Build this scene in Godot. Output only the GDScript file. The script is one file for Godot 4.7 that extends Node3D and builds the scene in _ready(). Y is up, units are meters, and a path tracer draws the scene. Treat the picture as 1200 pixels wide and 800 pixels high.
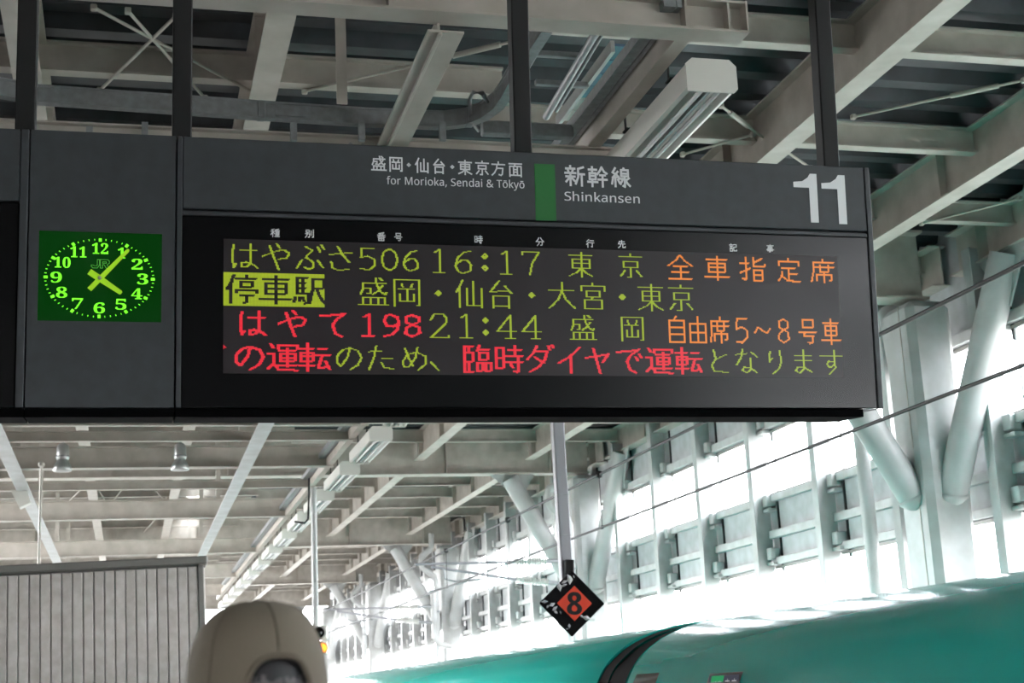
extends Node3D
# Station platform seen from below a hanging departure board. Origin = camera (eye) position;
# the platform lies 1.65 m below it, -Z runs along the track, +X points to the outer wall.

const FOCAL := 1730.0
const CAM_X := Vector3(0.9682, -0.0472, 0.2457)
const CAM_Y := Vector3(-0.0123, 0.9720, 0.2348)
const CAM_Z := Vector3(-0.2499, -0.2304, 0.9405)
const FLOOR_Y := -1.65
const RAIL_Y := -2.95
const BAYS := [-1.6, -16.6, -31.4, -46.2, -61.0, -75.8]
const SIGN_TILT := 5.2
const EXPOSURE := 1.0
const SKY := 4.2

var M := {}
var names := {}
var cache := {}
var lattice := Basis()

# ------------------------------------------------------------------ directions of the photograph
func ray(px: float, py: float) -> Vector3:
	return CAM_X * (px - 600.0) - CAM_Y * (py - 400.0) - CAM_Z * FOCAL

func on_x(px: float, py: float, v: float) -> Vector3:
	var r := ray(px, py)
	return r * (v / r.x)

func on_y(px: float, py: float, v: float) -> Vector3:
	var r := ray(px, py)
	return r * (v / r.y)

func on_z(px: float, py: float, v: float) -> Vector3:
	var r := ray(px, py)
	return r * (v / r.z)

# point on the tilted face of the board, in the board's own axes (x right, y up along the face)
const SIGN_AT := Vector3(0.0, 1.235, -6.5)
func on_sign(px: float, py: float) -> Vector2:
	var t := deg_to_rad(SIGN_TILT)
	var up := Vector3(0, cos(t), sin(t))
	var n := Vector3(0, -sin(t), cos(t))
	var r := ray(px, py)
	var p := r * (SIGN_AT.dot(n) / r.dot(n)) - SIGN_AT
	return Vector2(p.x, p.dot(up))

# ------------------------------------------------------------------ nodes
func numbered(called: String) -> String:
	if not names.has(called):
		names[called] = 0
		return called
	names[called] += 1
	return "%s_%03d" % [called, names[called]]

func thing(called: String, label: String, category: String, at := Vector3.ZERO, group := "") -> Node3D:
	var o := Node3D.new()
	o.name = numbered(called)
	add_child(o)
	o.position = at
	o.set_meta("label", label)
	o.set_meta("category", category)
	if group:
		o.set_meta("group", group)
	return o

func setting(called: String, at := Vector3.ZERO) -> Node3D:
	var o := Node3D.new()
	o.name = called
	add_child(o)
	o.position = at
	o.set_meta("kind", "structure")
	return o

func part(parent: Node, called: String, mesh: Mesh, m: Material, at := Vector3.ZERO, turn := Vector3.ZERO) -> MeshInstance3D:
	var o := MeshInstance3D.new()
	o.name = called
	o.mesh = mesh
	o.material_override = m
	parent.add_child(o, true)
	o.position = at
	o.rotation_degrees = turn
	return o

func copy(o: Node3D, at: Vector3, label := "") -> Node3D:
	var c: Node3D = o.duplicate()
	var base: String = o.name
	var cut := base.rfind("_")
	if cut > 0 and base.substr(cut + 1).is_valid_int():
		base = base.left(cut)
	c.name = numbered(base)
	add_child(c)
	c.position = at
	if label:
		c.set_meta("label", label)
	return c

# ------------------------------------------------------------------ shapes
func tri(st: SurfaceTool, a: Vector3, b: Vector3, c: Vector3, out: Vector3) -> void:
	if (a - c).cross(a - b).dot(out) < 0.0:
		var k := b
		b = c
		c = k
	st.add_vertex(a)
	st.add_vertex(b)
	st.add_vertex(c)

func quad(st: SurfaceTool, a: Vector3, b: Vector3, c: Vector3, d: Vector3, out: Vector3) -> void:
	tri(st, a, b, c, out)
	tri(st, a, c, d, out)

func begin(smooth := false) -> SurfaceTool:
	var st := SurfaceTool.new()
	st.begin(Mesh.PRIMITIVE_TRIANGLES)
	st.set_smooth_group(0 if smooth else -1)
	return st

func done(st: SurfaceTool) -> ArrayMesh:
	st.index()
	st.generate_normals()
	return st.commit()

func box(x: float, y: float, z: float) -> BoxMesh:
	var key := "b%.4f %.4f %.4f" % [x, y, z]
	if not cache.has(key):
		var b := BoxMesh.new()
		b.size = Vector3(x, y, z)
		cache[key] = b
	return cache[key]

# a box with chamfered edges
func cham(x: float, y: float, z: float, c := 0.01) -> ArrayMesh:
	var key := "c%.4f %.4f %.4f %.4f" % [x, y, z, c]
	if cache.has(key):
		return cache[key]
	var h := Vector3(x, y, z) / 2.0
	var st := begin()
	var v := func(s: Vector3, axis: int) -> Vector3:
		var p := Vector3(s.x * (h.x - c), s.y * (h.y - c), s.z * (h.z - c))
		p[axis] = s[axis] * h[axis]
		return p
	for axis in 3:
		var u := (axis + 1) % 3
		var w := (axis + 2) % 3
		for s in [-1.0, 1.0]:
			var q := []
			for k in [[-1.0, -1.0], [1.0, -1.0], [1.0, 1.0], [-1.0, 1.0]]:
				var g := Vector3.ZERO
				g[axis] = s
				g[u] = k[0]
				g[w] = k[1]
				q.append(v.call(g, axis))
			var out := Vector3.ZERO
			out[axis] = s
			quad(st, q[0], q[1], q[2], q[3], out)
		for s in [-1.0, 1.0]:
			for t in [-1.0, 1.0]:
				var g0 := Vector3.ZERO
				g0[u] = s
				g0[w] = t
				g0[axis] = -1.0
				var g1 := g0
				g1[axis] = 1.0
				quad(st, v.call(g0, u), v.call(g1, u), v.call(g1, w), v.call(g0, w), Vector3(g0[0], g0[1], g0[2]) + Vector3(g1[0], g1[1], g1[2]))
	for sx in [-1.0, 1.0]:
		for sy in [-1.0, 1.0]:
			for sz in [-1.0, 1.0]:
				var g := Vector3(sx, sy, sz)
				tri(st, v.call(g, 0), v.call(g, 1), v.call(g, 2), g)
	cache[key] = done(st)
	return cache[key]

# a tube along points
func tube(pts: Array, r: float, sides := 10, caps := true) -> ArrayMesh:
	var st := begin(true)
	var rings := []
	var n: Vector3 = Vector3.ZERO
	for i in pts.size():
		var d: Vector3 = (pts[mini(i + 1, pts.size() - 1)] - pts[maxi(i - 1, 0)]).normalized()
		if n == Vector3.ZERO:
			n = d.cross(Vector3.UP if absf(d.y) < 0.9 else Vector3.RIGHT).normalized()
		n = (n - d * n.dot(d)).normalized()
		var b := d.cross(n)
		var widen := 1.0
		if i > 0 and i < pts.size() - 1:
			var e: Vector3 = (pts[i + 1] - pts[i]).normalized()
			widen = 1.0 / maxf(0.6, d.dot(e))
		var ring := []
		for k in sides:
			var a := TAU * k / sides
			ring.append(pts[i] + (n * cos(a) + b * sin(a)) * r * widen)
		rings.append(ring)
	for i in rings.size() - 1:
		var mid: Vector3 = (pts[i] + pts[i + 1]) / 2.0
		for k in sides:
			var j := (k + 1) % sides
			quad(st, rings[i][k], rings[i][j], rings[i + 1][j], rings[i + 1][k], (rings[i][k] + rings[i + 1][j]) / 2.0 - mid)
	if caps:
		st.set_smooth_group(-1)
		for e in [0, rings.size() - 1]:
			var out: Vector3 = pts[0] - pts[1] if e == 0 else pts[-1] - pts[-2]
			for k in range(1, sides - 1):
				tri(st, rings[e][0], rings[e][k], rings[e][k + 1], out)
	return done(st)

# a profile of (radius, height) turned round the y axis
func lathe(profile: Array, sides := 20, smooth := true) -> ArrayMesh:
	var st := begin(smooth)
	for i in profile.size() - 1:
		var p: Vector2 = profile[i]
		var q: Vector2 = profile[i + 1]
		var along := q - p
		for k in sides:
			var a := TAU * k / sides
			var b := TAU * (k + 1) / sides
			var ea := Vector3(cos(a), 0, sin(a))
			var eb := Vector3(cos(b), 0, sin(b))
			var m := (ea + eb) / 2.0
			var out := m * along.y - Vector3.UP * along.x
			if p.x > 0.0001 and q.x > 0.0001:
				quad(st, ea * p.x + Vector3.UP * p.y, eb * p.x + Vector3.UP * p.y, eb * q.x + Vector3.UP * q.y, ea * q.x + Vector3.UP * q.y, out)
			elif p.x > 0.0001:
				tri(st, ea * p.x + Vector3.UP * p.y, eb * p.x + Vector3.UP * p.y, Vector3.UP * q.y, out)
			else:
				tri(st, Vector3.UP * p.y, eb * q.x + Vector3.UP * q.y, ea * q.x + Vector3.UP * q.y, out)
	return done(st)

# a polygon in x, y pushed along z from z0 to z1
func extrude(poly: PackedVector2Array, z0: float, z1: float) -> ArrayMesh:
	var st := begin()
	var ids := Geometry2D.triangulate_polygon(poly)
	for e in [z0, z1]:
		for k in range(0, ids.size(), 3):
			var a := poly[ids[k]]
			var b := poly[ids[k + 1]]
			var c := poly[ids[k + 2]]
			tri(st, Vector3(a.x, a.y, e), Vector3(b.x, b.y, e), Vector3(c.x, c.y, e), Vector3(0, 0, e - (z0 + z1) / 2.0))
	var turn := 1.0 if not Geometry2D.is_polygon_clockwise(poly) else -1.0
	for k in poly.size():
		var a := poly[k]
		var b := poly[(k + 1) % poly.size()]
		var d := b - a
		quad(st, Vector3(a.x, a.y, z0), Vector3(b.x, b.y, z0), Vector3(b.x, b.y, z1), Vector3(a.x, a.y, z1), Vector3(d.y, -d.x, 0) * turn)
	return done(st)

# an open strip of profile points (x, y) swept along z, with a smooth surface
func skin(profile: Array, z0: float, z1: float, closed := false, smooth := true) -> ArrayMesh:
	var st := begin(smooth)
	var n := profile.size() if closed else profile.size() - 1
	for k in n:
		var a: Vector2 = profile[k]
		var b: Vector2 = profile[(k + 1) % profile.size()]
		var d := b - a
		quad(st, Vector3(a.x, a.y, z0), Vector3(b.x, b.y, z0), Vector3(b.x, b.y, z1), Vector3(a.x, a.y, z1), Vector3(-d.y, d.x, 0))
	return done(st)

# ------------------------------------------------------------------ materials
func noise_tex(seed_: int, freq: float, lo: Color, hi: Color, octaves := 4) -> NoiseTexture2D:
	var t := NoiseTexture2D.new()
	t.width = 512
	t.height = 512
	t.seamless = true
	var n := FastNoiseLite.new()
	n.seed = seed_
	n.frequency = freq
	n.fractal_octaves = octaves
	t.noise = n
	var g := Gradient.new()
	g.set_color(0, lo)
	g.set_color(1, hi)
	t.color_ramp = g
	return t

func mat(c: Color, rough := 0.6, metal := 0.0, grain: Texture2D = null, scale := 0.5) -> StandardMaterial3D:
	var m := StandardMaterial3D.new()
	m.albedo_color = c
	m.roughness = rough
	m.metallic = metal
	if grain:
		m.albedo_texture = grain
		m.uv1_triplanar = true
		m.uv1_world_triplanar = true
		m.uv1_scale = Vector3.ONE * scale
	return m

func glow(c: Color, energy: float) -> StandardMaterial3D:
	var m := mat(c, 0.5)
	m.emission_enabled = true
	m.emission = c
	m.emission_energy_multiplier = energy
	return m

func make_materials() -> void:
	var dust := noise_tex(3, 0.012, Color(0.86, 0.85, 0.83), Color(1, 1, 1))
	var stain := noise_tex(8, 0.02, Color(0.72, 0.71, 0.69), Color(1, 1, 1), 5)
	M.steel = mat(Color(0.76, 0.73, 0.695), 0.5, 0.0, dust, 0.35)
	M.steel_white = mat(Color(0.71, 0.715, 0.715), 0.45, 0.0, dust, 0.3)
	M.wall_panel = mat(Color(0.70, 0.71, 0.72), 0.5, 0.0, dust, 0.4)
	M.rail = mat(Color(0.74, 0.745, 0.745), 0.45, 0.0, dust, 0.4)
	M.deck = mat(Color(0.27, 0.28, 0.30), 0.45, 0.2, stain, 0.3)
	M.seam = mat(Color(0.10, 0.10, 0.11), 0.7)
	M.galv = mat(Color(0.60, 0.61, 0.62), 0.45, 0.3, dust, 2.0)
	M.rod = mat(Color(0.72, 0.70, 0.66), 0.45, 0.2)
	M.black_post = mat(Color(0.035, 0.035, 0.038), 0.7, 0.0, dust, 2.0)
	M.sign_grey = mat(Color(0.212, 0.23, 0.243), 0.55, 0.0, dust, 1.5)
	M.sign_edge = mat(Color(0.22, 0.225, 0.24), 0.5)
	M.sign_black = mat(Color(0.06, 0.06, 0.065), 0.22)
	M.sign_black.metallic_specular = 0.36
	M.print_white = mat(Color(0.88, 0.88, 0.88), 0.6)
	M.print_green = mat(Color(0.03, 0.40, 0.14), 0.5)
	M.cable = mat(Color(0.05, 0.05, 0.05), 0.6)
	M.fixture = mat(Color(0.82, 0.81, 0.78), 0.45)
	M.tube = mat(Color(0.80, 0.80, 0.79), 0.25)
	M.concrete = mat(Color(0.74, 0.73, 0.71), 0.85, 0.0, stain, 0.4)
	M.ballast = mat(Color(0.60, 0.59, 0.57), 0.9, 0.0, stain, 0.8)
	M.rail_steel = mat(Color(0.35, 0.30, 0.27), 0.4, 0.8)
	M.booth = mat(Color(0.83, 0.81, 0.79), 0.5, 0.0, dust, 1.0)
	M.booth_trim = mat(Color(0.52, 0.51, 0.49), 0.45, 0.2)
	M.wire = mat(Color(0.10, 0.09, 0.085), 0.5, 0.4)
	M.rubber = mat(Color(0.05, 0.035, 0.035), 0.9)
	M.rubber.metallic_specular = 0.2
	M.porcelain = mat(Color(0.80, 0.80, 0.78), 0.25)
	M.lamp_metal = mat(Color(0.75, 0.75, 0.74), 0.3, 0.6)
	M.orange = mat(Color(0.80, 0.22, 0.10), 0.5)
	M.black = mat(Color(0.05, 0.05, 0.055), 0.35)
	M.green_paint = mat(Color(0.10, 0.59, 0.54), 0.14)
	M.green_paint.metallic_specular = 0.24
	M.white_paint = mat(Color(0.88, 0.88, 0.87), 0.2)
	M.pink = mat(Color(0.75, 0.12, 0.35), 0.25)
	M.dark_glass = mat(Color(0.03, 0.03, 0.035), 0.06)
	var pane := mat(Color(0.93, 0.96, 0.97, 0.06), 0.03)
	pane.transparency = BaseMaterial3D.TRANSPARENCY_ALPHA
	M.pane = pane
	var sky_pane := mat(Color(0.80, 0.88, 0.95, 0.25), 0.1)
	sky_pane.transparency = BaseMaterial3D.TRANSPARENCY_ALPHA
	M.sky_pane = sky_pane
	M.tray = mat(Color(0.03, 0.03, 0.033), 0.95)
	M.tray.metallic_specular = 0.1
	M.blue_pane = mat(Color(0.36, 0.44, 0.53), 0.12)
	M.wrap = mat(Color(0.06, 0.06, 0.065), 0.12)
	M.crease_glint = mat(Color(0.75, 0.75, 0.76), 0.3)  # pale tone that paints the white reflections on the wrap
	M.pole_grey = mat(Color(0.55, 0.545, 0.56), 0.5)
	M.orange_rim = mat(Color(0.85, 0.50, 0.15), 0.4)
	M.seam_grey = mat(Color(0.62, 0.60, 0.58), 0.7)
	M.booth_b = mat(Color(0.80, 0.78, 0.76), 0.5, 0.0, dust, 1.0)
	M.hair_grey = mat(Color(0.40, 0.38, 0.38), 0.5)
	M.skin = mat(Color(0.72, 0.52, 0.42), 0.5)
	M.hair = mat(Color(0.17, 0.165, 0.17), 0.55)
	var weave := noise_tex(21, 0.35, Color(0.80, 0.80, 0.80), Color(1, 1, 1), 2)
	M.cap = mat(Color(0.49, 0.45, 0.39), 0.9, 0.0, weave, 6.0)
	M.cap_seam = mat(Color(0.38, 0.345, 0.295), 0.9)
	M.jacket = mat(Color(0.16, 0.18, 0.24), 0.85, 0.0, weave, 5.0)
	M.trousers = mat(Color(0.22, 0.21, 0.20), 0.85, 0.0, weave, 5.0)

# ------------------------------------------------------------------ lettering: strokes on a grid of 24 x 24, y down
const STROKES := {
	"盛": "4,5 21,5;4,5 4,9 2,14;4,9 9,9 9,13 7,13;13,1 14,7 17,12 20,14 21,12;18,7 15,11 11,14;16,1 18,3;4,16 20,16;4,16 4,22;9,16 9,22;15,16 15,22;20,16 20,22;1,22 23,22",
	"岡": "3,23 3,2 21,2 21,22 19,22;8,5 9,8;16,5 15,8;6,9 18,9;12,9 12,19;7,13 7,19 17,19;17,13 17,19",
	"仙": "7,1 5,6 2,11;5,7 5,23;15,2 15,21;10,8 10,21 21,21;21,8 21,23",
	"台": "11,1 7,6 4,10 19,9;15,5 20,11;6,13 18,13 18,23;6,13 6,23;6,21 18,21",
	"東": "2,4 22,4;12,1 12,23;5,7 19,7 19,15;5,7 5,15 19,15;5,11 19,11;12,15 8,19 2,22;12,15 16,19 22,22",
	"京": "12,1 12,4;2,4 22,4;6,8 18,8 18,13;6,8 6,13 18,13;12,13 12,22 9,22;7,16 3,21;17,16 21,21",
	"方": "12,1 12,5;2,5 22,5;10,5 9,12 6,18 2,22;10,11 19,11 18,20 16,22 13,21",
	"面": "2,3 22,3;12,3 10,7;3,7 21,7 21,23;3,7 3,23;3,21 21,21;9,7 9,21;15,7 15,21;9,12 15,12;9,16 15,16",
	"新": "7,1 7,4;2,4 12,4;4,5 5,8;10,5 9,8;1,9 13,9;2,13 12,13;7,9 7,23;6,14 2,19;8,14 12,18;22,2 16,4 16,13 13,21;16,10 23,10;20,10 20,23",
	"幹": "2,4 11,4;6,1 6,8;3,8 10,8 10,15 3,15 3,8;3,11 10,11;1,18 12,18;6,15 6,23;17,1 15,5 12,9;17,1 20,6 23,8;15,10 21,10;13,15 23,15;18,10 18,23",
	"線": "6,1 3,6 6,8;9,5 3,12 10,11;8,9 11,13;6,12 6,22;3,14 2,19;9,14 11,18;16,1 15,3;13,3 21,3 21,10 13,10 13,3;13,7 21,7;17,10 17,22 15,21;12,13 15,13 12,19;22,12 18,15;18,14 20,18 23,21",
	"停": "6,1 4,7 1,12;4,8 4,23;15,1 15,4;8,4 22,4;11,6 19,6 19,10 11,10 11,6;8,15 8,12 22,12 22,15;11,16 20,16;15,16 15,22 13,22",
	"車": "3,4 21,4;12,1 12,23;5,7 19,7 19,15 5,15 5,7;5,11 19,11;1,19 23,19",
	"駅": "3,2 11,2;3,2 3,14;7,2 7,14;3,6 10,6;3,10 10,10;3,14 11,14 11,21 9,22;2,17 1,21;5,17 5,20;7,17 8,20;14,3 22,3 22,10;14,3 14,12 12,22;14,10 22,10;17,10 19,16 23,22",
	"大": "2,8 22,8;12,1 12,8 9,15 2,22;12,8 15,15 22,22",
	"宮": "12,1 12,4;3,8 3,4 21,4 21,8;7,8 17,8 17,12 7,12 7,8;12,12 10,15;5,15 19,15 19,22 5,22 5,15",
	"運": "3,2 5,5;1,9 5,9 5,17 1,21;5,17 8,21 23,22;8,6 8,3 22,3 22,6;9,7 21,7;10,9 20,9 20,15 10,15 10,9;10,12 20,12;8,18 22,18;15,5 15,20",
	"転": "1,5 11,5;2,8 10,8 10,15 2,15 2,8;2,11 10,11;1,18 12,18;6,1 6,23;14,5 21,5;12,10 23,10;17,10 14,20 22,19;19,15 22,21",
	"臨": "10,2 2,2 2,22 10,22;6,2 6,7;3,7 9,7 9,14 3,14;6,14 6,22;14,1 12,6;13,4 22,4;14,7 20,7 20,12 14,12 14,7;12,15 16,15 16,21 12,21 12,15;19,15 23,15 23,21 19,21 19,15",
	"時": "2,3 8,3 8,19 2,19 2,3;2,11 8,11;12,4 22,4;17,1 17,9;10,9 23,9;10,14 23,14;19,9 19,22 16,21;13,16 15,19",
	"全": "12,1 8,6 1,11;12,1 16,6 23,11;6,11 18,11;5,16 19,16;2,22 22,22;12,11 12,22",
	"指": "1,6 9,6;6,1 6,21 3,20;1,15 10,11;21,2 13,6;13,1 13,9 23,9 23,7;13,12 21,12 21,22 13,22 13,12;13,17 21,17",
	"定": "12,1 12,4;3,8 3,4 21,4 21,8;6,10 18,10;12,10 12,20;12,15 19,15;6,13 5,18 2,22;5,17 10,21 22,22",
	"席": "12,1 12,4;3,4 22,4;3,4 3,13 1,22;5,8 22,8;9,6 9,12;17,6 17,12;9,12 17,12;6,21 6,15 20,15 20,20 18,20;13,12 13,23",
	"自": "12,1 9,4;4,4 20,4 20,23;4,4 4,23;4,10 20,10;4,16 20,16;4,22 20,22",
	"由": "3,7 21,7 21,23;3,7 3,23;3,22 21,22;3,14 21,14;12,1 12,22",
	"号": "6,2 18,2 18,8 6,8 6,2;2,12 22,12;9,12 7,16 18,16 17,21 14,22 12,21",
	"種": "10,2 3,4;1,8 12,8;6,3 6,23;6,9 1,17;7,10 11,15;21,2 13,4;12,6 23,6;14,9 22,9 22,15 14,15 14,9;14,12 22,12;18,3 18,22;13,18 22,18;11,22 23,22",
	"別": "3,2 11,2 11,8 3,8 3,2;1,12 12,12 11,21 8,21;6,9 5,16 1,22;16,4 16,16;22,1 22,21 19,21",
	"番": "19,1 5,4;2,8 22,8;12,3 12,13;7,4 9,7;17,4 15,7;11,8 7,11 2,13;13,8 17,11 22,13;5,14 19,14 19,23 5,23 5,14;5,18 19,18;12,14 12,23",
	"分": "9,1 6,7 1,12;14,1 18,7 23,12;5,12 19,12 18,21 14,22;11,12 9,18 4,23",
	"行": "8,1 2,7;8,8 1,15;5,12 5,23;11,4 22,4;10,10 23,10;18,10 18,22 15,21",
	"先": "6,3 3,9;5,5 20,5;12,1 12,11;2,11 22,11;9,11 8,17 2,22;15,11 15,21 22,21 22,18",
	"記": "6,1 7,3;1,4 12,4;3,8 10,8;3,12 10,12;3,15 10,15 10,22 3,22 3,15;14,3 22,3 22,10 14,10;14,10 14,21 23,21 23,18",
	"事": "2,4 22,4;6,7 18,7 18,10 6,10 6,7;4,13 19,13 19,19;1,16 23,16;4,19 19,19;12,1 12,22 9,22",
	"は": "4,3 3,12 4,22 6,18;9,7 22,7;17,2 17,18 14,21 10,21 10,18 14,17 19,19 22,22",
	"や": "2,12 11,8 18,6 22,9 20,13 14,14;7,3 10,12 14,23;12,1 15,5",
	"ぶ": "9,3 14,6 10,10 9,12 14,15 15,20 11,22 8,20;6,14 2,21;18,14 22,20;18,3 20,7;21,1 23,5",
	"さ": "3,9 21,7;9,2 13,9 18,15;4,15 5,20 10,22 18,21",
	"て": "2,5 14,4 21,3 14,8 11,13 13,19 19,22",
	"の": "13,4 11,12 6,19 3,16 3,11 7,6 13,4 19,6 22,12 19,18 13,22",
	"た": "2,7 13,6;8,2 6,12 2,22;13,12 21,12;12,16 14,20 22,21",
	"め": "5,4 8,12 11,18;15,3 13,12 8,19 4,19 3,15 7,9 15,7 21,10 21,17 15,22",
	"、": "3,15 9,22",
	"ダ": "10,1 7,7 2,12;9,5 18,5 16,12 11,18 4,22;8,10 15,15;19,1 20,4;22,0 23,3",
	"イ": "20,2 13,9 3,15;13,9 13,23",
	"ヤ": "2,10 20,7 15,14;8,3 13,23",
	"で": "2,5 14,4 20,3 13,8 10,13 12,19 18,22;17,9 19,12;20,7 22,10",
	"と": "7,2 9,11;19,6 8,11 5,16 7,21 20,22",
	"な": "2,6 12,5;8,1 6,9 2,15;16,4 21,8;15,9 15,19 11,22 7,20 9,17 15,18 20,22",
	"り": "7,3 6,12 9,9;16,2 17,12 15,18 9,23",
	"ま": "4,6 20,6;4,11 20,11;12,1 12,18 8,22 4,20 6,17 12,17 19,21",
	"す": "1,6 23,6;14,1 14,14 10,17 7,14 9,11 14,12 15,17 9,23",
	"・": "10,12 12,10 14,12 12,14 10,12;11,12 13,12;12,11 12,13",
	":": "10,7 12,5 14,7 12,9 10,7;11,7 13,7;10,17 12,15 14,17 12,19 10,17;11,17 13,17",
	"～": "3,14 7,9 12,12 17,14 21,10",
	"0": "12,2 7,5 5,12 7,19 12,22 17,19 19,12 17,5 12,2",
	"1": "8,5 12,2 12,22;7,22 17,22",
	"2": "5,7 8,2 15,2 18,6 17,10 5,22 19,22 19,20",
	"4": "15,22 15,2 4,16 20,16;11,22 19,22",
	"5": "18,2 7,2 6,11 12,9 18,12 18,18 13,22 6,21",
	"6": "18,3 12,4 7,9 5,16 8,21 12,22 17,20 18,15 15,11 10,11 6,14",
	"7": "5,5 5,2 19,2 13,12 11,22",
	"8": "12,2 7,4 7,9 17,13 18,19 12,22 6,19 7,14 17,9 17,4 12,2",
	"9": "18,10 14,13 8,12 6,8 8,3 12,2 17,4 18,10 17,16 12,21 6,22",
}

func strokes(ch: String) -> Array:
	if cache.has("s" + ch):
		return cache["s" + ch]
	var out := []
	for s in (STROKES[ch] as String).split(";"):
		var line := []
		for p in s.split(" "):
			var xy := p.split(",")
			line.append(Vector2(float(xy[0]), float(xy[1])))
		out.append(line)
	cache["s" + ch] = out
	return out

# printed strokes as flat ribbons: at = centre, size = height of the square, weight in grid units
func ink(st: SurfaceTool, ch: String, at: Vector2, size: float, weight: float, z: float) -> void:
	var k := size / 24.0
	var w := weight * k / 2.0
	for line in strokes(ch):
		for i in line.size() - 1:
			var a: Vector2 = at + (line[i] - Vector2(12, 12)) * Vector2(k, -k)
			var b: Vector2 = at + (line[i + 1] - Vector2(12, 12)) * Vector2(k, -k)
			ribbon(st, a, b, w, z)

func print_char(parent: Node, called: String, c: Array, size: float, weight: float, z: float) -> void:
	var st := begin()
	ink(st, c[0], on_sign(c[1], c[2]), size, weight, z)
	part(parent, called, done(st), M.print_white)

func ribbon(st: SurfaceTool, a: Vector2, b: Vector2, w: float, z: float) -> void:
	var d := (b - a).normalized() * w
	var s := Vector2(-d.y, d.x)
	a -= d * 0.8
	b += d * 0.8
	quad(st, Vector3(a.x + s.x, a.y + s.y, z), Vector3(b.x + s.x, b.y + s.y, z), Vector3(b.x - s.x, b.y - s.y, z), Vector3(a.x - s.x, a.y - s.y, z), Vector3.BACK)

func latin(parent: Node, called: String, text: String, left: Vector2, right: Vector2, cap: float, m: Material, z: float, bold := false, serif := false) -> MeshInstance3D:
	var f := SystemFont.new()
	f.font_names = PackedStringArray(["Droid Serif" if serif else "Droid Sans"])
	f.font_weight = 700 if bold else 400
	var t := TextMesh.new()
	t.font = f
	t.text = text
	t.font_size = 64
	t.pixel_size = 0.01
	t.depth = 0.002
	t.horizontal_alignment = HORIZONTAL_ALIGNMENT_CENTER
	t.vertical_alignment = VERTICAL_ALIGNMENT_CENTER
	var size := t.get_aabb().size
	var o := part(parent, called, t, m, Vector3((left.x + right.x) / 2.0, (left.y + right.y) / 2.0, z), Vector3(0, 0, rad_to_deg((right - left).angle())))
	var c := t.get_aabb().get_center()
	o.scale = Vector3((right - left).length() / size.x, cap / size.y, 1.0)
	o.position -= Vector3(c.x * o.scale.x, c.y * o.scale.y, 0)
	return o

# ------------------------------------------------------------------ the lit dot matrix
const DOTS := Vector2i(600, 128)
const LINES := [
	["gはやぶさ", 1.0, 1.0, [285, 322.5, 362, 399]], ["g506", 0.9, 0.9, [430, 455.5, 481]], ["g16:17", 1.0, 1.0, [514, 542.5, 567, 592.5, 621]], ["g東京", 1.0, 1.0, [680, 738]], ["o全車指定席", 1.0, 1.0, [796, 839, 880.5, 923, 963]],
	["k停車駅", 1.08, 1.08, [282.5, 322, 361]], ["g盛岡・仙台・大宮・東京", 1.08, 1.08, [437.5, 476, 512.5, 549, 586, 622, 657.5, 694, 728, 762, 797]],
	["rはやて", 1.0, 1.0, [294, 341, 389.5]], ["r198", 0.95, 0.9, [431, 457, 482]], ["g21:44", 1.0, 1.0, [514, 545.5, 568, 593, 622.5]], ["g盛岡", 1.0, 1.0, [682.5, 740]], ["o自由席5～8号車", 0.78, 1.05, [792, 817, 842.5, 868, 892.5, 917, 945.5, 972.5]],
	["rの運転", 1.08, 1.05, [290, 330.5, 368]], ["gのため、", 1.0, 1.0, [407.5, 446, 484, 517]], ["r臨時ダイヤで運転", 1.05, 1.05, [557.5, 595, 631, 666, 700, 736, 771.5, 806]], ["gとなります", 0.98, 0.98, [842, 875, 908, 941, 974]],
]
const ROW_OF := [0, 0, 0, 0, 0, 1, 1, 2, 2, 2, 2, 2, 3, 3, 3, 3]

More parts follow.
